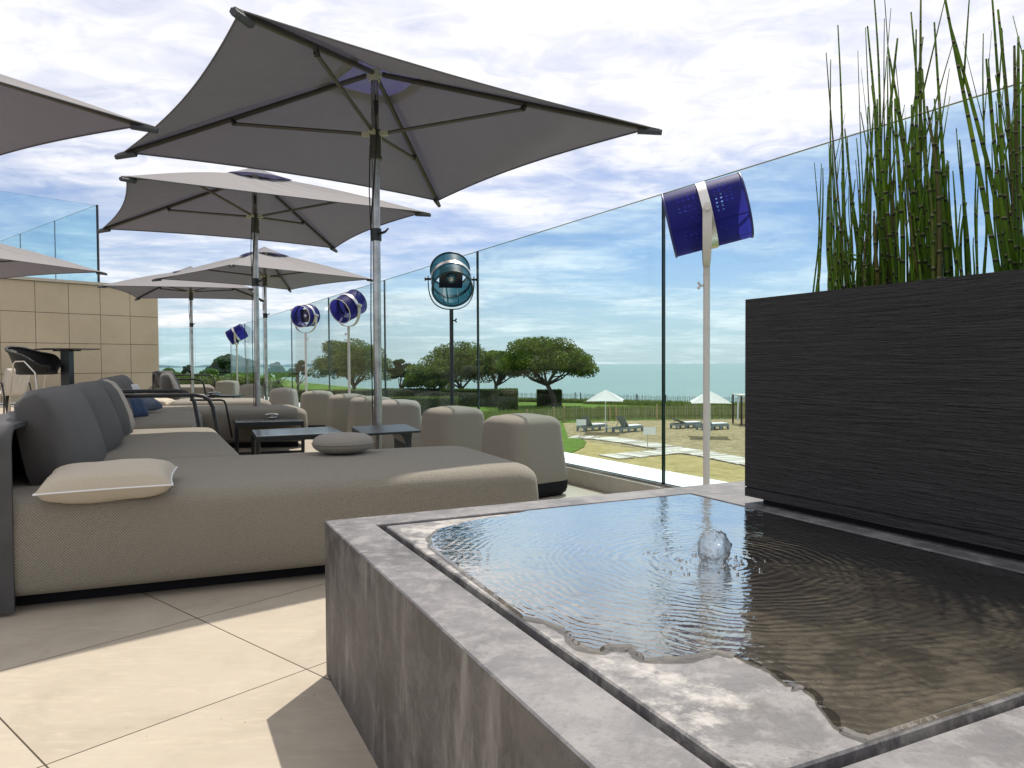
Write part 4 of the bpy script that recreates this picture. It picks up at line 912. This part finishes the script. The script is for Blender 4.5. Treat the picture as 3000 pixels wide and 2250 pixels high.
# wicker bar chair: scooped shell
D = 10.5; C0 = atY(108, 1074, D); X = C0.x
bc = thing('bar_chair', 'black wicker bucket bar chair on chrome legs, drawn up to the bar table', 'chair', (X, D, 0))
zs = atY(100, 1098, D).z; b = MB(); n1, n2c = 30, 10; hd = az(100)     # heading: faces right
sdv = Vector((-hd.y, hd.x, 0)); rows = []
for j in range(n2c+1):
    f_ = j/n2c; row = []
    for i in range(n1+1):
        a_ = math.pi*(.10+1.80*i/n1)   # open to the front
        back = (1-math.cos(a_))/2      # 0 front, 1 back
        hgt = .10+.34*max(0, back-.15)**1.1; hgt += .06*math.exp(-((a_-math.pi*.45)/.5)**2)+.06*math.exp(-((a_-math.pi*1.55)/.5)**2)
        r_ = .22+.04*f_+.08*back*f_; z = zs+hgt*f_ + .02
        row.append(Vector((X, D, 0))+hd*math.cos(a_)*r_*1.15+sdv*math.sin(a_)*r_+Vector((0, 0, z)))
    rows.append(row)
vs = [p for r_ in rows for p in r_]; k_ = n1+1; b.add(vs, [(j*k_+i, j*k_+i+1, (j+1)*k_+i+1, (j+1)*k_+i) for j in range(n2c) for i in range(n1)])
b.tube(rows[-1], .02, 8); b.tube([r_[0] for r_ in rows], .016, 6); b.tube([r_[-1] for r_ in rows], .016, 6); b.build('bucket', wick, bc, 'all')
b = MB(); b.rings([[Vector((X, D, 0))+hd*math.cos(a_)*.27*q+sdv*math.sin(a_)*.235*q+Vector((0, 0, z_)) for a_ in [2*math.pi*i/28 for i in range(28)]] for q, z_ in ((.8, zs), (1, zs+.01), (1, zs+.05), (.8, zs+.07), (.2, zs+.065))]); b.build('seat', wick, bc, 'all')
for s1 in (-1, 1):
    b = MB(); o_ = Vector((X, D, 0))
    pf, pb_ = o_+hd*.30+sdv*s1*.27, o_-hd*.26+sdv*s1*.27
    b.tube([Vector((pb_.x, pb_.y, .004)), o_-hd*.10+sdv*s1*.295+Vector((0, 0, zs+.15)), o_-hd*.06+sdv*s1*.30+Vector((0, 0, zs+.19)), o_+hd*.08+sdv*s1*.30+Vector((0, 0, zs+.19)), o_+hd*.23+sdv*s1*.28+Vector((0, 0, zs+.03)), Vector((pf.x, pf.y, .004))], .011, 8); b.build('leg', chrome, bc, 'all')
b = MB(); b.tube([Vector((X, D, .3))+hd*.29-sdv*.27, Vector((X, D, .3))+hd*.29+sdv*.27], .009, 8); b.build('foot_rest', chrome, bc, 'all')
# beige armchair cut by the left edge
D = 13.0; X = (8-1500)/F*D
ac = thing('armchair', 'beige upholstered armchair with a black metal arm, cut off by the left edge', 'chair', (X, D, 0)); o_ = Vector((X, D, 0)); hd = az(-80); sdv = Vector((-hd.y, hd.x, 0))
def chan_panel(o0, e_u, e_v, wd, ht, thk, nch, mat, nm, curve=0):
    b = MB(); n = nch*8; rows = []
    for j in range(13):
        f_ = j/12; row = []
        for side_ in (1, -1):
            rng = range(n+1) if side_ > 0 else range(n, -1, -1)
            for i in rng:
                g_ = i/n; bul = abs(math.sin(math.pi*g_*nch))**.6; e = math.sin(math.pi*min(1, max(0, f_)))**.3 if 0 < f_ < 1 else .2
                nrm = e_u.cross(e_v).normalized(); row.append(o0+e_u*(g_-.5)*wd+e_v*f_*ht+nrm*(side_*thk/2*(.55+.45*bul)*e+curve*(f_**2)))
        rows.append(row)
    b.rings(rows); return b.build(nm, mat, ac, 'all')
beige_up = fabric('beige_upholstery', (.62, .57, .50), .004, dark=.8)
bk = o_-hd*.20+Vector((0, 0, .42)); chan_panel(bk, sdv, Vector((0, 0, 1))-hd*.28, .50, .46, .08, 4, beige_up, 'backrest')
chan_panel(o_-hd*.20+Vector((0, 0, .43)), sdv, hd+Vector((0, 0, .04)), .50, .48, .08, 4, beige_up, 'seat')
for s1 in (-1, 1):
    b = MB(); w_ = sdv*s1*.29
    b.tube([o_+hd*.28+w_+Vector((0, 0, .003)), o_+hd*.26+w_+Vector((0, 0, .60)), o_+hd*.22+w_+Vector((0, 0, .645)), o_-hd*.20+w_+Vector((0, 0, .66)), o_-hd*.27+w_+Vector((0, 0, .62)), o_-hd*.38+w_+Vector((0, 0, .003))], .014, 8); b.build('arm_frame', black_metal, ac, 'all')
b = MB(); b.tube([o_-hd*.1+Vector((0, 0, .02)), o_-hd*.1+Vector((0, 0, .40))], .035, 10); b.build('pedestal', black_metal, ac, 'all')

# ------------------------------------------------------------------ beach side: ground, sand, sea
GZ = -3.3
def gat(u, v, z=GZ): q = at(u, v, z); return q
b = MB(); b.prism([(-160, -30), (120, -30), (120, 74), (60, 76), (24, 79), (10, 84), (0, 92), (-12, 108), (-30, 140), (-60, 200), (-110, 330), (-300, 420), (-420, 300)], GZ-3, GZ)
o = b.build('ground', grass_m); tag(o, None, None, kind='structure')
b = MB(); b.add([(-24000, -100, -6.4), (24000, -100, -6.4), (24000, 42000, -6.4), (-24000, 42000, -6.4)], [(0, 1, 2, 3)]); o = b.build('sea', sea_m); tag(o, None, None, kind='structure')
b = MB(); sp = [gat(1650, 1240), gat(1800, 1233), gat(1950, 1230), gat(2200, 1226), (48, 57, 0), (52, 8, 0), (4.5, 8, 0), (1.8, 14, 0), gat(1600, 1500), gat(1640, 1340), gat(1668, 1290)]
b.prism([(p[0], p[1]) for p in sp], GZ-.1, GZ+.006); o = b.build('sand', sand_m); tag(o, None, None, kind='structure')
b = MB(); sp = [gat(1655, 1292), gat(1700, 1291), gat(1790, 1305), gat(1900, 1322), gat(2030, 1336), gat(2240, 1382), (20, 22), (14, 9), (3, 9), gat(1640, 1400)]
b.prism([(p[0], p[1]) for p in sp], GZ-.1, GZ+.012); o = b.build('sandy_ground', sand_dull); tag(o, None, None, kind='structure')
b = MB(); sp = [gat(1640, 1283), gat(1680, 1281), gat(1705, 1289), gat(1718, 1297), gat(1710, 1312), gat(1690, 1322), gat(1660, 1335), gat(1560, 1360)]
b.prism([(p[0], p[1]) for p in sp], GZ-.1, GZ+.05); o = b.build('lawn', grass_m); tag(o, None, None, kind='structure')
# boardwalk planks
def walk(line, wd, mb):
    for k_ in range(len(line)-1):
        a_, c_ = Vector(line[k_]), Vector(line[k_+1]); L = (c_-a_).length; d_ = (c_-a_)/L; n_ = Vector((-d_.y, d_.x, 0)); m_ = int(L/.22)
        for i in range(m_):
            q = a_+d_*(i*.22+.11); hw = wd/2*random.uniform(.95, 1.05); tw = random.uniform(-.05, .05); e_ = (n_+d_*tw); z = GZ+.02+random.uniform(0, .02)
            mb.box(-1, 1, -.098, .098, 0, .035, lambda x, y, zz: Vector((q.x, q.y, z))+e_*x*hw+d_*y+Vector((0, 0, zz)))
b = MB(); l1 = [gat(1672, 1282.5), gat(1760, 1285), gat(1850, 1297), gat(1950, 1314), gat(2080, 1335), gat(2300, 1378)]; walk(l1, 1.5, b); walk([gat(2010, 1322), gat(1900, 1331), gat(1830, 1338), gat(1770, 1342)], 1.6, b)
o = b.build('path', wood_path); tag(o, 'bleached plank walkway laid across the sand', None, kind='structure')
# fences
def pale_fence(line, h, label, pm, psm, step=.13, post_step=2.2, tall=1.12):
    root = thing('pale_fence', label, 'fence', line[0]); mb = MB(); wire = MB(); acc = 0
    for k_ in range(len(line)-1):
        a_, c_ = Vector(line[k_]), Vector(line[k_+1]); L = (c_-a_).length; d_ = (c_-a_)/L
        for i in range(int(L/step)):
            q = a_+d_*(i*step); s_ = random.uniform(.016, .028); tw = random.gauss(0, .03); hh = h*random.uniform(.9, 1.06)
            mb.box(-s_, s_, -.012, .012, 0, 1, lambda x, y, z: q+d_*(x+tw*z*h)+Vector((0, y, z*hh)))
        for zz in (.3, .8): wire.tube([a_+Vector((0, -.02, zz*h)), c_+Vector((0, -.02, zz*h))], .006, 4)
        for i in range(int(L/post_step)+1):
            q = a_+d_*(i*post_step+random.uniform(-.2, .2)); p = MB(); p.tube([q+Vector((0, -.06, -.1)), q+Vector((random.uniform(-.05, .05), -.06, h*tall))], [.065, .055], 7); p.build('post', psm, root)
    mb.build('pales', pm, root); wire.build('wire', dark_post, root)
nf = [gat(1540, 1249), gat(1658, 1236), gat(1800, 1232), gat(1950, 1230), gat(2240, 1227)]; nf = [Vector((p.x, p.y, GZ)) for p in nf]
pale_fence(nf, 1.05, 'brown split pale fence behind the sun loungers on the sand', pal_m, post_m, post_step=3.3)
ff = [gat(1330, 1170), gat(1516, 1174), gat(1700, 1178), gat(1950, 1187), gat(2230, 1192)]; ff = [Vector((p.x, p.y, GZ)) for p in ff]
pale_fence(ff, .95, 'thin grey pale fence on the dune at the edge of the sea', pal_grey, dark_post, step=.17, post_step=3.6)
# leaves
def leaf_mesh(name, centers, normals_up, size, mat, parent=None, loc=None, aspect=.45, up_bias=0.0):
    n = len(centers); c = np.asarray(centers); a = np.random.normal(size=(n, 3)); a[:, 2] += up_bias; a /= np.linalg.norm(a, axis=1)[:, None]
    bb = np.random.normal(size=(n, 3)); bb -= a*(a*bb).sum(1)[:, None]; bb /= np.linalg.norm(bb, axis=1)[:, None]
    s = size*np.random.uniform(.6, 1.35, n)[:, None]; v = np.stack([c-a*s*.5, c+bb*s*aspect*.5, c+a*s*.5, c-bb*s*aspect*.5], 1).reshape(-1, 3)
    base = np.array(loc if loc is not None else (parent.location if parent is not None else (0, 0, 0))); v = v-base
    me = bpy.data.meshes.new(name); me.vertices.add(4*n); me.vertices.foreach_set('co', v.ravel()); me.loops.add(4*n); me.loops.foreach_set('vertex_index', np.arange(4*n, dtype=np.int32))
    me.polygons.add(n); me.polygons.foreach_set('loop_start', np.arange(0, 4*n, 4, dtype=np.int32)); me.update(calc_edges=True); me.materials.append(mat)
    o = bpy.data.objects.new(name, me); COL.objects.link(o)
    if parent is not None: o.parent = parent
    elif loc is not None: o.location = loc
    return o
def lobes_points(lobes, n, shell=.55):
    vol = np.array([l[3]*l[4]*l[5] for l in lobes])**.75; vol /= vol.sum(); out = []
    for l, f_ in zip(lobes, vol):
        k = max(8, int(n*f_)); d = np.random.normal(size=(k, 3)); d /= np.linalg.norm(d, axis=1)[:, None]; r = np.random.uniform(shell**3, 1.05, k)**(1/3)
        out.append(np.array(l[:3])+d*r[:, None]*np.array(l[3:6]))
    return np.concatenate(out)
def crown_lobes(cx, cy, z0, z1, rx, ry, n, sz, flat=.55, dome=True):
    ls = []
    for i in range(n):
        an = random.uniform(0, 6.28); rr = math.sqrt(random.random()); x = math.cos(an)*rr; y = math.sin(an)*rr
        topz = z0+(z1-z0)*math.sqrt(max(0, 1-rr**2*.92)); lo = z0+(z1-z0)*.10*(1-rr)
        z = lo+(topz-lo)*random.uniform(.25, .92)**.8; s_ = sz*random.uniform(.7, 1.25); ls.append((cx+x*rx, cy+y*ry, z-s_*flat*.4, s_, s_, s_*flat))
    return ls
def pine(u, D, crown_u, top_v, bot_v, label, mat, trunk_pts=1, nl=60, leaves=14000, lsize=.24, lean=0, name='pine_tree', lob=1.0, group='pine trees behind the beach', dz=GZ, limbs=9):
    X = (u-1500)/F*D; base = Vector((X, D, dz)); hor = 1068.5-(u-1500)*.0055
    z1 = .9+(hor-top_v)/F*D; z0 = .9+(hor-bot_v)/F*D; xl, xr = (crown_u[0]-1500)/F*D, (crown_u[1]-1500)/F*D; cx = (xl+xr)/2; rx = (xr-xl)/2*1.13; leaves = int(leaves*1.7); z1 += (z1-z0)*.05
    root = thing(name, label, 'tree', base, group)
    ls = crown_lobes(cx, D, z0, z1, rx*.86, rx*.75, nl, rx*.27*lob)
    c = lobes_points(ls, leaves); leaf_mesh('crown', c, None, lsize, mat, root, aspect=.5, up_bias=.6)
    b = MB(); h = z1-dz; th0 = base+Vector(((cx-X)*.25+lean, 0, (z0-dz)*.68)); rad = max(.10, h*.035)
    b.tube([base-Vector((0, 0, .2)), base+Vector(((cx-X)*.05, 0, (z0-dz)*.25)), th0], [rad*1.25, rad, rad*.8], 9)
    tgt = random.sample(ls, min(limbs, len(ls)))
    for l in tgt:
        e = Vector(l[:3]); m_ = th0.lerp(e, .5)+Vector((0, 0, -.12*(e-th0).length*.8)); b.tube([th0-Vector((0, 0, .15)), m_, e], [rad*.55, rad*.32, rad*.1], 6)
        for q in range(2):
            l2 = random.choice(ls); e2_ = Vector(l2[:3]); 
            if (e2_-m_).length < rx*.9: b.tube([m_, m_.lerp(e2_, .5)+Vector((0, 0, -.1)), e2_], [rad*.26, rad*.15, rad*.05], 5)
    b.build('trunk', bark, root, 'all'); return root
pine(1624, 73, (1466, 1722), 984, 1092, 'umbrella pine standing alone on the right with sea behind its trunk', pine_leaf, nl=75, leaves=19000, lean=-.5, limbs=14)
pine(1452, 79, (1385, 1528), 1012, 1100, 'low spreading umbrella pine touching the lone one, its limbs reaching right', pine_leaf, nl=42, leaves=11000, limbs=10)
pine(1352, 84, (1232, 1470), 1003, 1118, 'broad umbrella pine behind the pole of the teal lamp', pine_leaf, nl=80, leaves=18000, limbs=8)
pine(1240, 80, (1187, 1330), 1045, 1150, 'bushy pine branching to the ground, left of the teal lamp pole', pine_leaf, nl=60, leaves=13000, limbs=6)
pine(1172, 92, (1132, 1216), 1050, 1125, 'small open pine between the glass joint and the large left pine', pine_dark, nl=22, leaves=4500, limbs=8)
pine(1040, 96, (915, 1136), 992, 1112, 'very large umbrella pine behind the pole of the nearest parasol', pine_leaf, nl=90, leaves=20000, limbs=12)
pine(680, 62, (618, 746), 1034, 1110, 'dark round tree behind the farthest spot lamp', pine_dark, nl=60, leaves=12000, lsize=.2, name='round_tree', group=None)
pine(548, 70, (535, 562), 1068, 1100, 'small dark conifer rising from the shrubs at the far end', pine_dark, nl=14, leaves=1500, name='conifer', group=None)
pine(812, 100, (780, 850), 1062, 1110, 'dark tree between the two blue lamps, left one of the distant pair', pine_dark, nl=26, leaves=5000, group='distant dark trees')
pine(872, 105, (850, 905), 1052, 1112, 'dark tree behind the pole of the forward facing blue lamp', pine_dark, nl=26, leaves=5000, group='distant dark trees')
def shrub(u, D, w_u, top_v, label, mat, leaves=5000, lsize=.16, name='shrub', zbot=GZ, group='shrubs beyond the far glass'):
    X = (u-1500)/F*D; hor = 1068.5-(u-1500)*.0055; z1 = .9+(hor-top_v)/F*D; rx = w_u/2/F*D; root = thing(name, label, 'shrub', (X, D, zbot), group)
    ls = crown_lobes(X, D, z1-rx*1.3, z1, rx*.85, rx*.7, 26, rx*.3, .8); c = lobes_points(ls, leaves); leaf_mesh('foliage', c, None, lsize, mat, root, aspect=.55)
    b = MB(); 
    for k_ in range(5): b.tube([(X+random.uniform(-.2, .2), D, zbot), (X+random.uniform(-rx, rx)*.6, D+random.uniform(-.5, .5), z1-rx*.6)], [.06, .02], 5)
    b.build('stems', bark, root)
for i, (u, D, wu, tv, lab) in enumerate([(490, 40, 100, 1078, 'green shrub nearest the end of the panelled wall'), (560, 36, 110, 1090, 'bright shrub in front of the small conifer'), (610, 44, 100, 1078, 'leafy shrub left of the round dark tree'), (665, 34, 120, 1096, 'low bright shrub under the round dark tree'), (730, 38, 90, 1104, 'low shrub behind the farthest lamp pole'), (800, 42, 90, 1112, 'low shrub behind the thin far parasol pole'), (445, 36, 80, 1080, 'shrub hidden mostly by the panelled wall')]):
    shrub(u, D, wu, tv, lab, shrub_leaf, 9000, .15)
hedge_core = M('dark_green_hedge_core', (.02, .03, .012), .9)
def hedge(p0, p1, wd, z0, z1, label, mat, n=5000, lsize=.12, group=None, rootz=None):
    p0, p1 = Vector(p0), Vector(p1); d_ = (p1-p0); L = d_.length; d_.normalize(); n_ = Vector((-d_.y, d_.x, 0)); root = thing('hedge', label, 'hedge', ((p0.x+p1.x)/2, (p0.y+p1.y)/2, z0), group)
    b = MB(); k_ = .10; b.prism([(p.x, p.y) for p in (p0+n_*(wd/2-k_), p0-n_*(wd/2-k_), p1-n_*(wd/2-k_), p1+n_*(wd/2-k_))], z0, z1-.08); b.build('branches', hedge_core, root)
    q = np.random.uniform(-1, 1, (n, 3)); ax_ = np.random.randint(0, 6, n)
    for i in range(n):
        a_ = ax_[i]
        if a_ < 3: q[i, 2] = 1 
        elif a_ < 5: q[i, 1] = -1 if a_ == 3 else 1
        else: q[i, 0] = random.choice((-1, 1))
    q += np.random.normal(size=(n, 3))*np.array([.02, .05, .05]); c = np.array(p0)[None, :]*0+np.array([(p0.x+p1.x)/2, (p0.y+p1.y)/2, 0]) + q[:, :1]*np.array(d_)*L/2 + q[:, 1:2]*np.array(n_)*wd/2
    c[:, 2] = z0+(z1-z0)*(q[:, 2]*.5+.5)
    leaf_mesh('foliage', c, None, lsize, mat, root, aspect=.6)
def hz_at(u, D): return Vector(((u-1500)/F*D, D, 0))
hedge(hz_at(1574, 75), hz_at(1644, 75), 1.8, GZ, .9-76/F*75, 'clipped box shaped hedge round the foot of the lone umbrella pine', hedge_leaf, 6000, .14)
hedge(hz_at(1461, 66), hz_at(1516, 66), 1.8, GZ, .9-74/F*66, 'clipped hedge block left of the lone pine', hedge_leaf, 5000, .14)
hedge(hz_at(1300, 76), hz_at(1462, 74), 1.4, GZ, .9-72/F*76, 'long low clipped hedge behind the teal lamp pole', hedge_leaf, 9000, .14)
hedge(hz_at(1120, 80), hz_at(1320, 79), 1.4, GZ, .9-70/F*80, 'dark clipped hedge under the broad pines', hedge_leaf, 9000, .14)
hedge(hz_at(760, 60), hz_at(1330, 62), 1.6, GZ, .9-98/F*60, 'front clipped hedge crossing the whole lawn behind the glass', hedge_leaf, 16000, .13)
hedge(hz_at(740, 88), hz_at(1150, 88), 1.6, GZ, .9-72/F*88, 'rear clipped hedge below the very large pine', hedge_yellow, 12000, .14)
hedge(hz_at(452, 23.2), hz_at(790, 24.4), 1.0, GZ, .9-50/F*24, 'yellowish trimmed hedge just beyond the far glass', hedge_yellow, 14000, .09)
# dune grass
c = []; n = 26000
def strip(n, pa, pb, dy, h):
    pa, pb = Vector(pa), Vector(pb); t_ = np.random.rand(n, 1); q = np.array(pa)*(1-t_)+np.array(pb)*t_; q[:, 1] += np.random.uniform(-dy, dy, n); q[:, 2] = GZ+np.random.uniform(0, h, n)*.5; return q
pts = np.concatenate([strip(9000, ff[2]+Vector((0, -2.4, 0)), ff[4]+Vector((0, -2.4, 0)), 2.0, .7), strip(6000, ff[1]+Vector((0, -1.5, 0)), ff[2]+Vector((0, -1.5, 0)), 1.0, .5), strip(9000, nf[0]+Vector((-6, 6, 0)), nf[2]+Vector((0, 6, 0)), 5, .6), strip(8000, nf[2]+Vector((0, 6, 0)), nf[4]+Vector((0, 6, 0)), 5.5, .8), strip(2500, hz_at(1500, 50), hz_at(1580, 50), 4, 1.2)])
o = leaf_mesh('dune_grass', pts, None, .5, blade_m, None, aspect=.10, up_bias=2.5, loc=tuple(pts[0])); tag(o, 'long dune grass between the two pale fences', 'dune grass', kind='stuff')
# ------------------------------------------------------------------ loungers, beach parasols, signs, cabin
def lounger(u, v, heading, label, rise):
    o_ = gat(u, v); o_ = Vector((o_.x, o_.y, GZ)); hx = az(heading); hy = Vector((-hx.y, hx.x, 0)); root = thing('sun_lounger', label, 'sun lounger', o_, 'grey sun loungers on the sand')
    def T(x, y, z): return o_+hx*x+hy*y+Vector((0, 0, z))
    b = MB(); b.box(0, 2.05, -.36, -.33, .20, .34, T); b.box(0, 2.05, .33, .36, .20, .34, T); b.box(0, .03, -.33, .33, .20, .34, T); b.box(2.02, 2.05, -.33, .33, .20, .34, T); b.build('frame', lounger_m, root)
    for x in (.0, .72, 1.35, 1.93):
        for y in (-.36, .25):
            b = MB(); b.box(x+.001, x+.119, y-.001, y+.109, .0, .199, T); b.build('leg', lounger_m, root)
    b = MB()
    for i in range(10): b.box(.80+i*.122, .80+i*.122+.105, -.325, .325, .345, .365, T)
    b.build('seat_slats', lounger_m, root)
    b = MB(); b.box(.82, 2.0, -.31, .31, .366, .41, T); b.build('seat_pad', white_cloth, root)
    ca, sa = math.cos(rise), math.sin(rise); b = MB()
    def Tb(x, y, z): return T(.78-x*ca-z*sa, y, .35+x*sa-z*ca*-1)
    b.box(0, .78, -.33, .33, 0, .055, Tb); b.build('backrest', lounger_m, root)
    b = MB(); b.tube([Tb(.5, -.3, -.01), T(.30, -.3, .3)], .02, 6); b.tube([Tb(.5, .3, -.01), T(.30, .3, .3)], .02, 6); b.build('strut', lounger_m, root)
lounger(1700, 1264, 52, 'grey wooden sun lounger on the far left, its white pad half hidden by a sign', .95)
lounger(1806, 1268, 52, 'grey sun lounger with raised back, between the first sign and the glass joint', .95)
lounger(1972, 1256, 66, 'grey sun lounger with the lowest back, left of the cream lamp pole', .35)
lounger(2048, 1260, 68, 'grey sun lounger with raised back crossing behind the cream lamp pole', 1.0)
q = gat(1786, 1266); lt = thing('low_table', 'small grey table between the two left sun loungers', 'table', (q.x, q.y, GZ)); b = MB(); b.box(q.x-.26, q.x+.26, q.y-.22, q.y+.22, GZ+.25, GZ+.29); b.build('table_top', lounger_m, lt)
for dx in (-.24, .16):
    for dy in (-.2, .12): b = MB(); b.box(q.x+dx, q.x+dx+.08, q.y+dy, q.y+dy+.08, GZ, GZ+.249); b.build('leg', lounger_m, lt)
q = gat(1774, 1266); parasol('beach_parasol', q.x, q.y, .6, 0, 'white beach parasol over the two left sun loungers', (canvas_white, canvas_white), s=1.12, zc=GZ+1.95, zh=GZ+2.67, group='white parasols on the sand', zb=GZ, pole_m=white_paint, simple=True, rr=.03, vent=False)
q = gat(2080, 1278); parasol('beach_parasol', q.x, q.y, .6, 0, 'white beach parasol on the right, crossing behind the cream lamp pole', (canvas_white, canvas_white), s=1.12, zc=GZ+1.95, zh=GZ+2.67, group='white parasols on the sand', zb=GZ, pole_m=white_paint, simple=True, rr=.03, vent=False)
for (u, v, us_, vs_, lab) in ((1701, 1282, (1688, 1717), (1229, 1246), 'blank white sign board in front of the leftmost sun lounger'), (1897, 1319, (1885, 1921), (1252, 1273), 'blank white sign board on a thin post, near the plank walkway')):
    q = gat(u, v); q.z = GZ; sg = thing('sign_board', lab, 'sign', q, 'white sign boards by the walkway'); z0, z1 = atY(us_[0], vs_[1], q.y).z, atY(us_[0], vs_[0], q.y).z; x0, x1 = (us_[0]-1500)/F*q.y, (us_[1]-1500)/F*q.y
    b = MB(); b.box(x0, x1, q.y-.012, q.y+.012, z0, z1); b.build('board', white_paint, sg); b = MB(); b.tube([(q.x, q.y+.03, GZ-.1), (q.x+.02, q.y+.03, z1-.05)], .022, 6); b.build('post', wood_weather, sg)
q = gat(2172, 1246); cb_ = thing('beach_cabin', 'small slatted wooden beach cabin with white curtains, beside the planter edge', 'cabin', (q.x, q.y, GZ)); hh = 2.0
for dx, dy in ((0, 0), (1.9, 0), (0, 1.9), (1.9, 1.9)): b = MB(); b.box(q.x+dx-.05, q.x+dx+.05, q.y+dy-.05, q.y+dy+.05, GZ, GZ+hh); b.build('post', dark_post, cb_)
b = MB()
for i in range(22): b.box(q.x+.06, q.x+1.84, q.y-.02, q.y+.02, GZ+.05+i*.088, GZ+.05+i*.088+.05)
for i in range(22): b.box(q.x+1.88, q.x+1.92, q.y+.06, q.y+1.84, GZ+.05+i*.088, GZ+.05+i*.088+.05)
b.build('slats', post_m, cb_); b = MB(); b.box(q.x-.1, q.x+2.0, q.y-.1, q.y+2.0, GZ+hh, GZ+hh+.06); b.build('roof', wood_weather, cb_)
b = MB(); pts = []
for i in range(13): pts.append((q.x-.12-.05*math.sin(i*1.3)+.015*i, q.y+.3+i*.06))
vs = [(x, y, GZ+.25) for x, y in pts]+[(x*1.0+.04, y, GZ+hh-.05) for x, y in pts]; b.add(vs, [(i, i+1, 14+i, 13+i) for i in range(12)]); b.build('curtain', white_cloth, cb_, 'all')
# far coast on the left horizon
b = MB(); pts = []; n = 60
for i in range(n+1):
    x = -2600+i*33; pts.append((x, 5200, -6.4+8+16*noise.noise(Vector((i*.16, 0, 0)))+12*math.sin(math.pi*i/n)))
vs = [(p[0], 5200, -6.5) for p in pts]+pts+[(p[0], 5900, -6.5) for p in pts]; k_ = n+1
b.add(vs, [(i, i+1, k_+i+1, k_+i) for i in range(n)]+[(k_+i, k_+i+1, 2*k_+i+1, 2*k_+i) for i in range(n)])
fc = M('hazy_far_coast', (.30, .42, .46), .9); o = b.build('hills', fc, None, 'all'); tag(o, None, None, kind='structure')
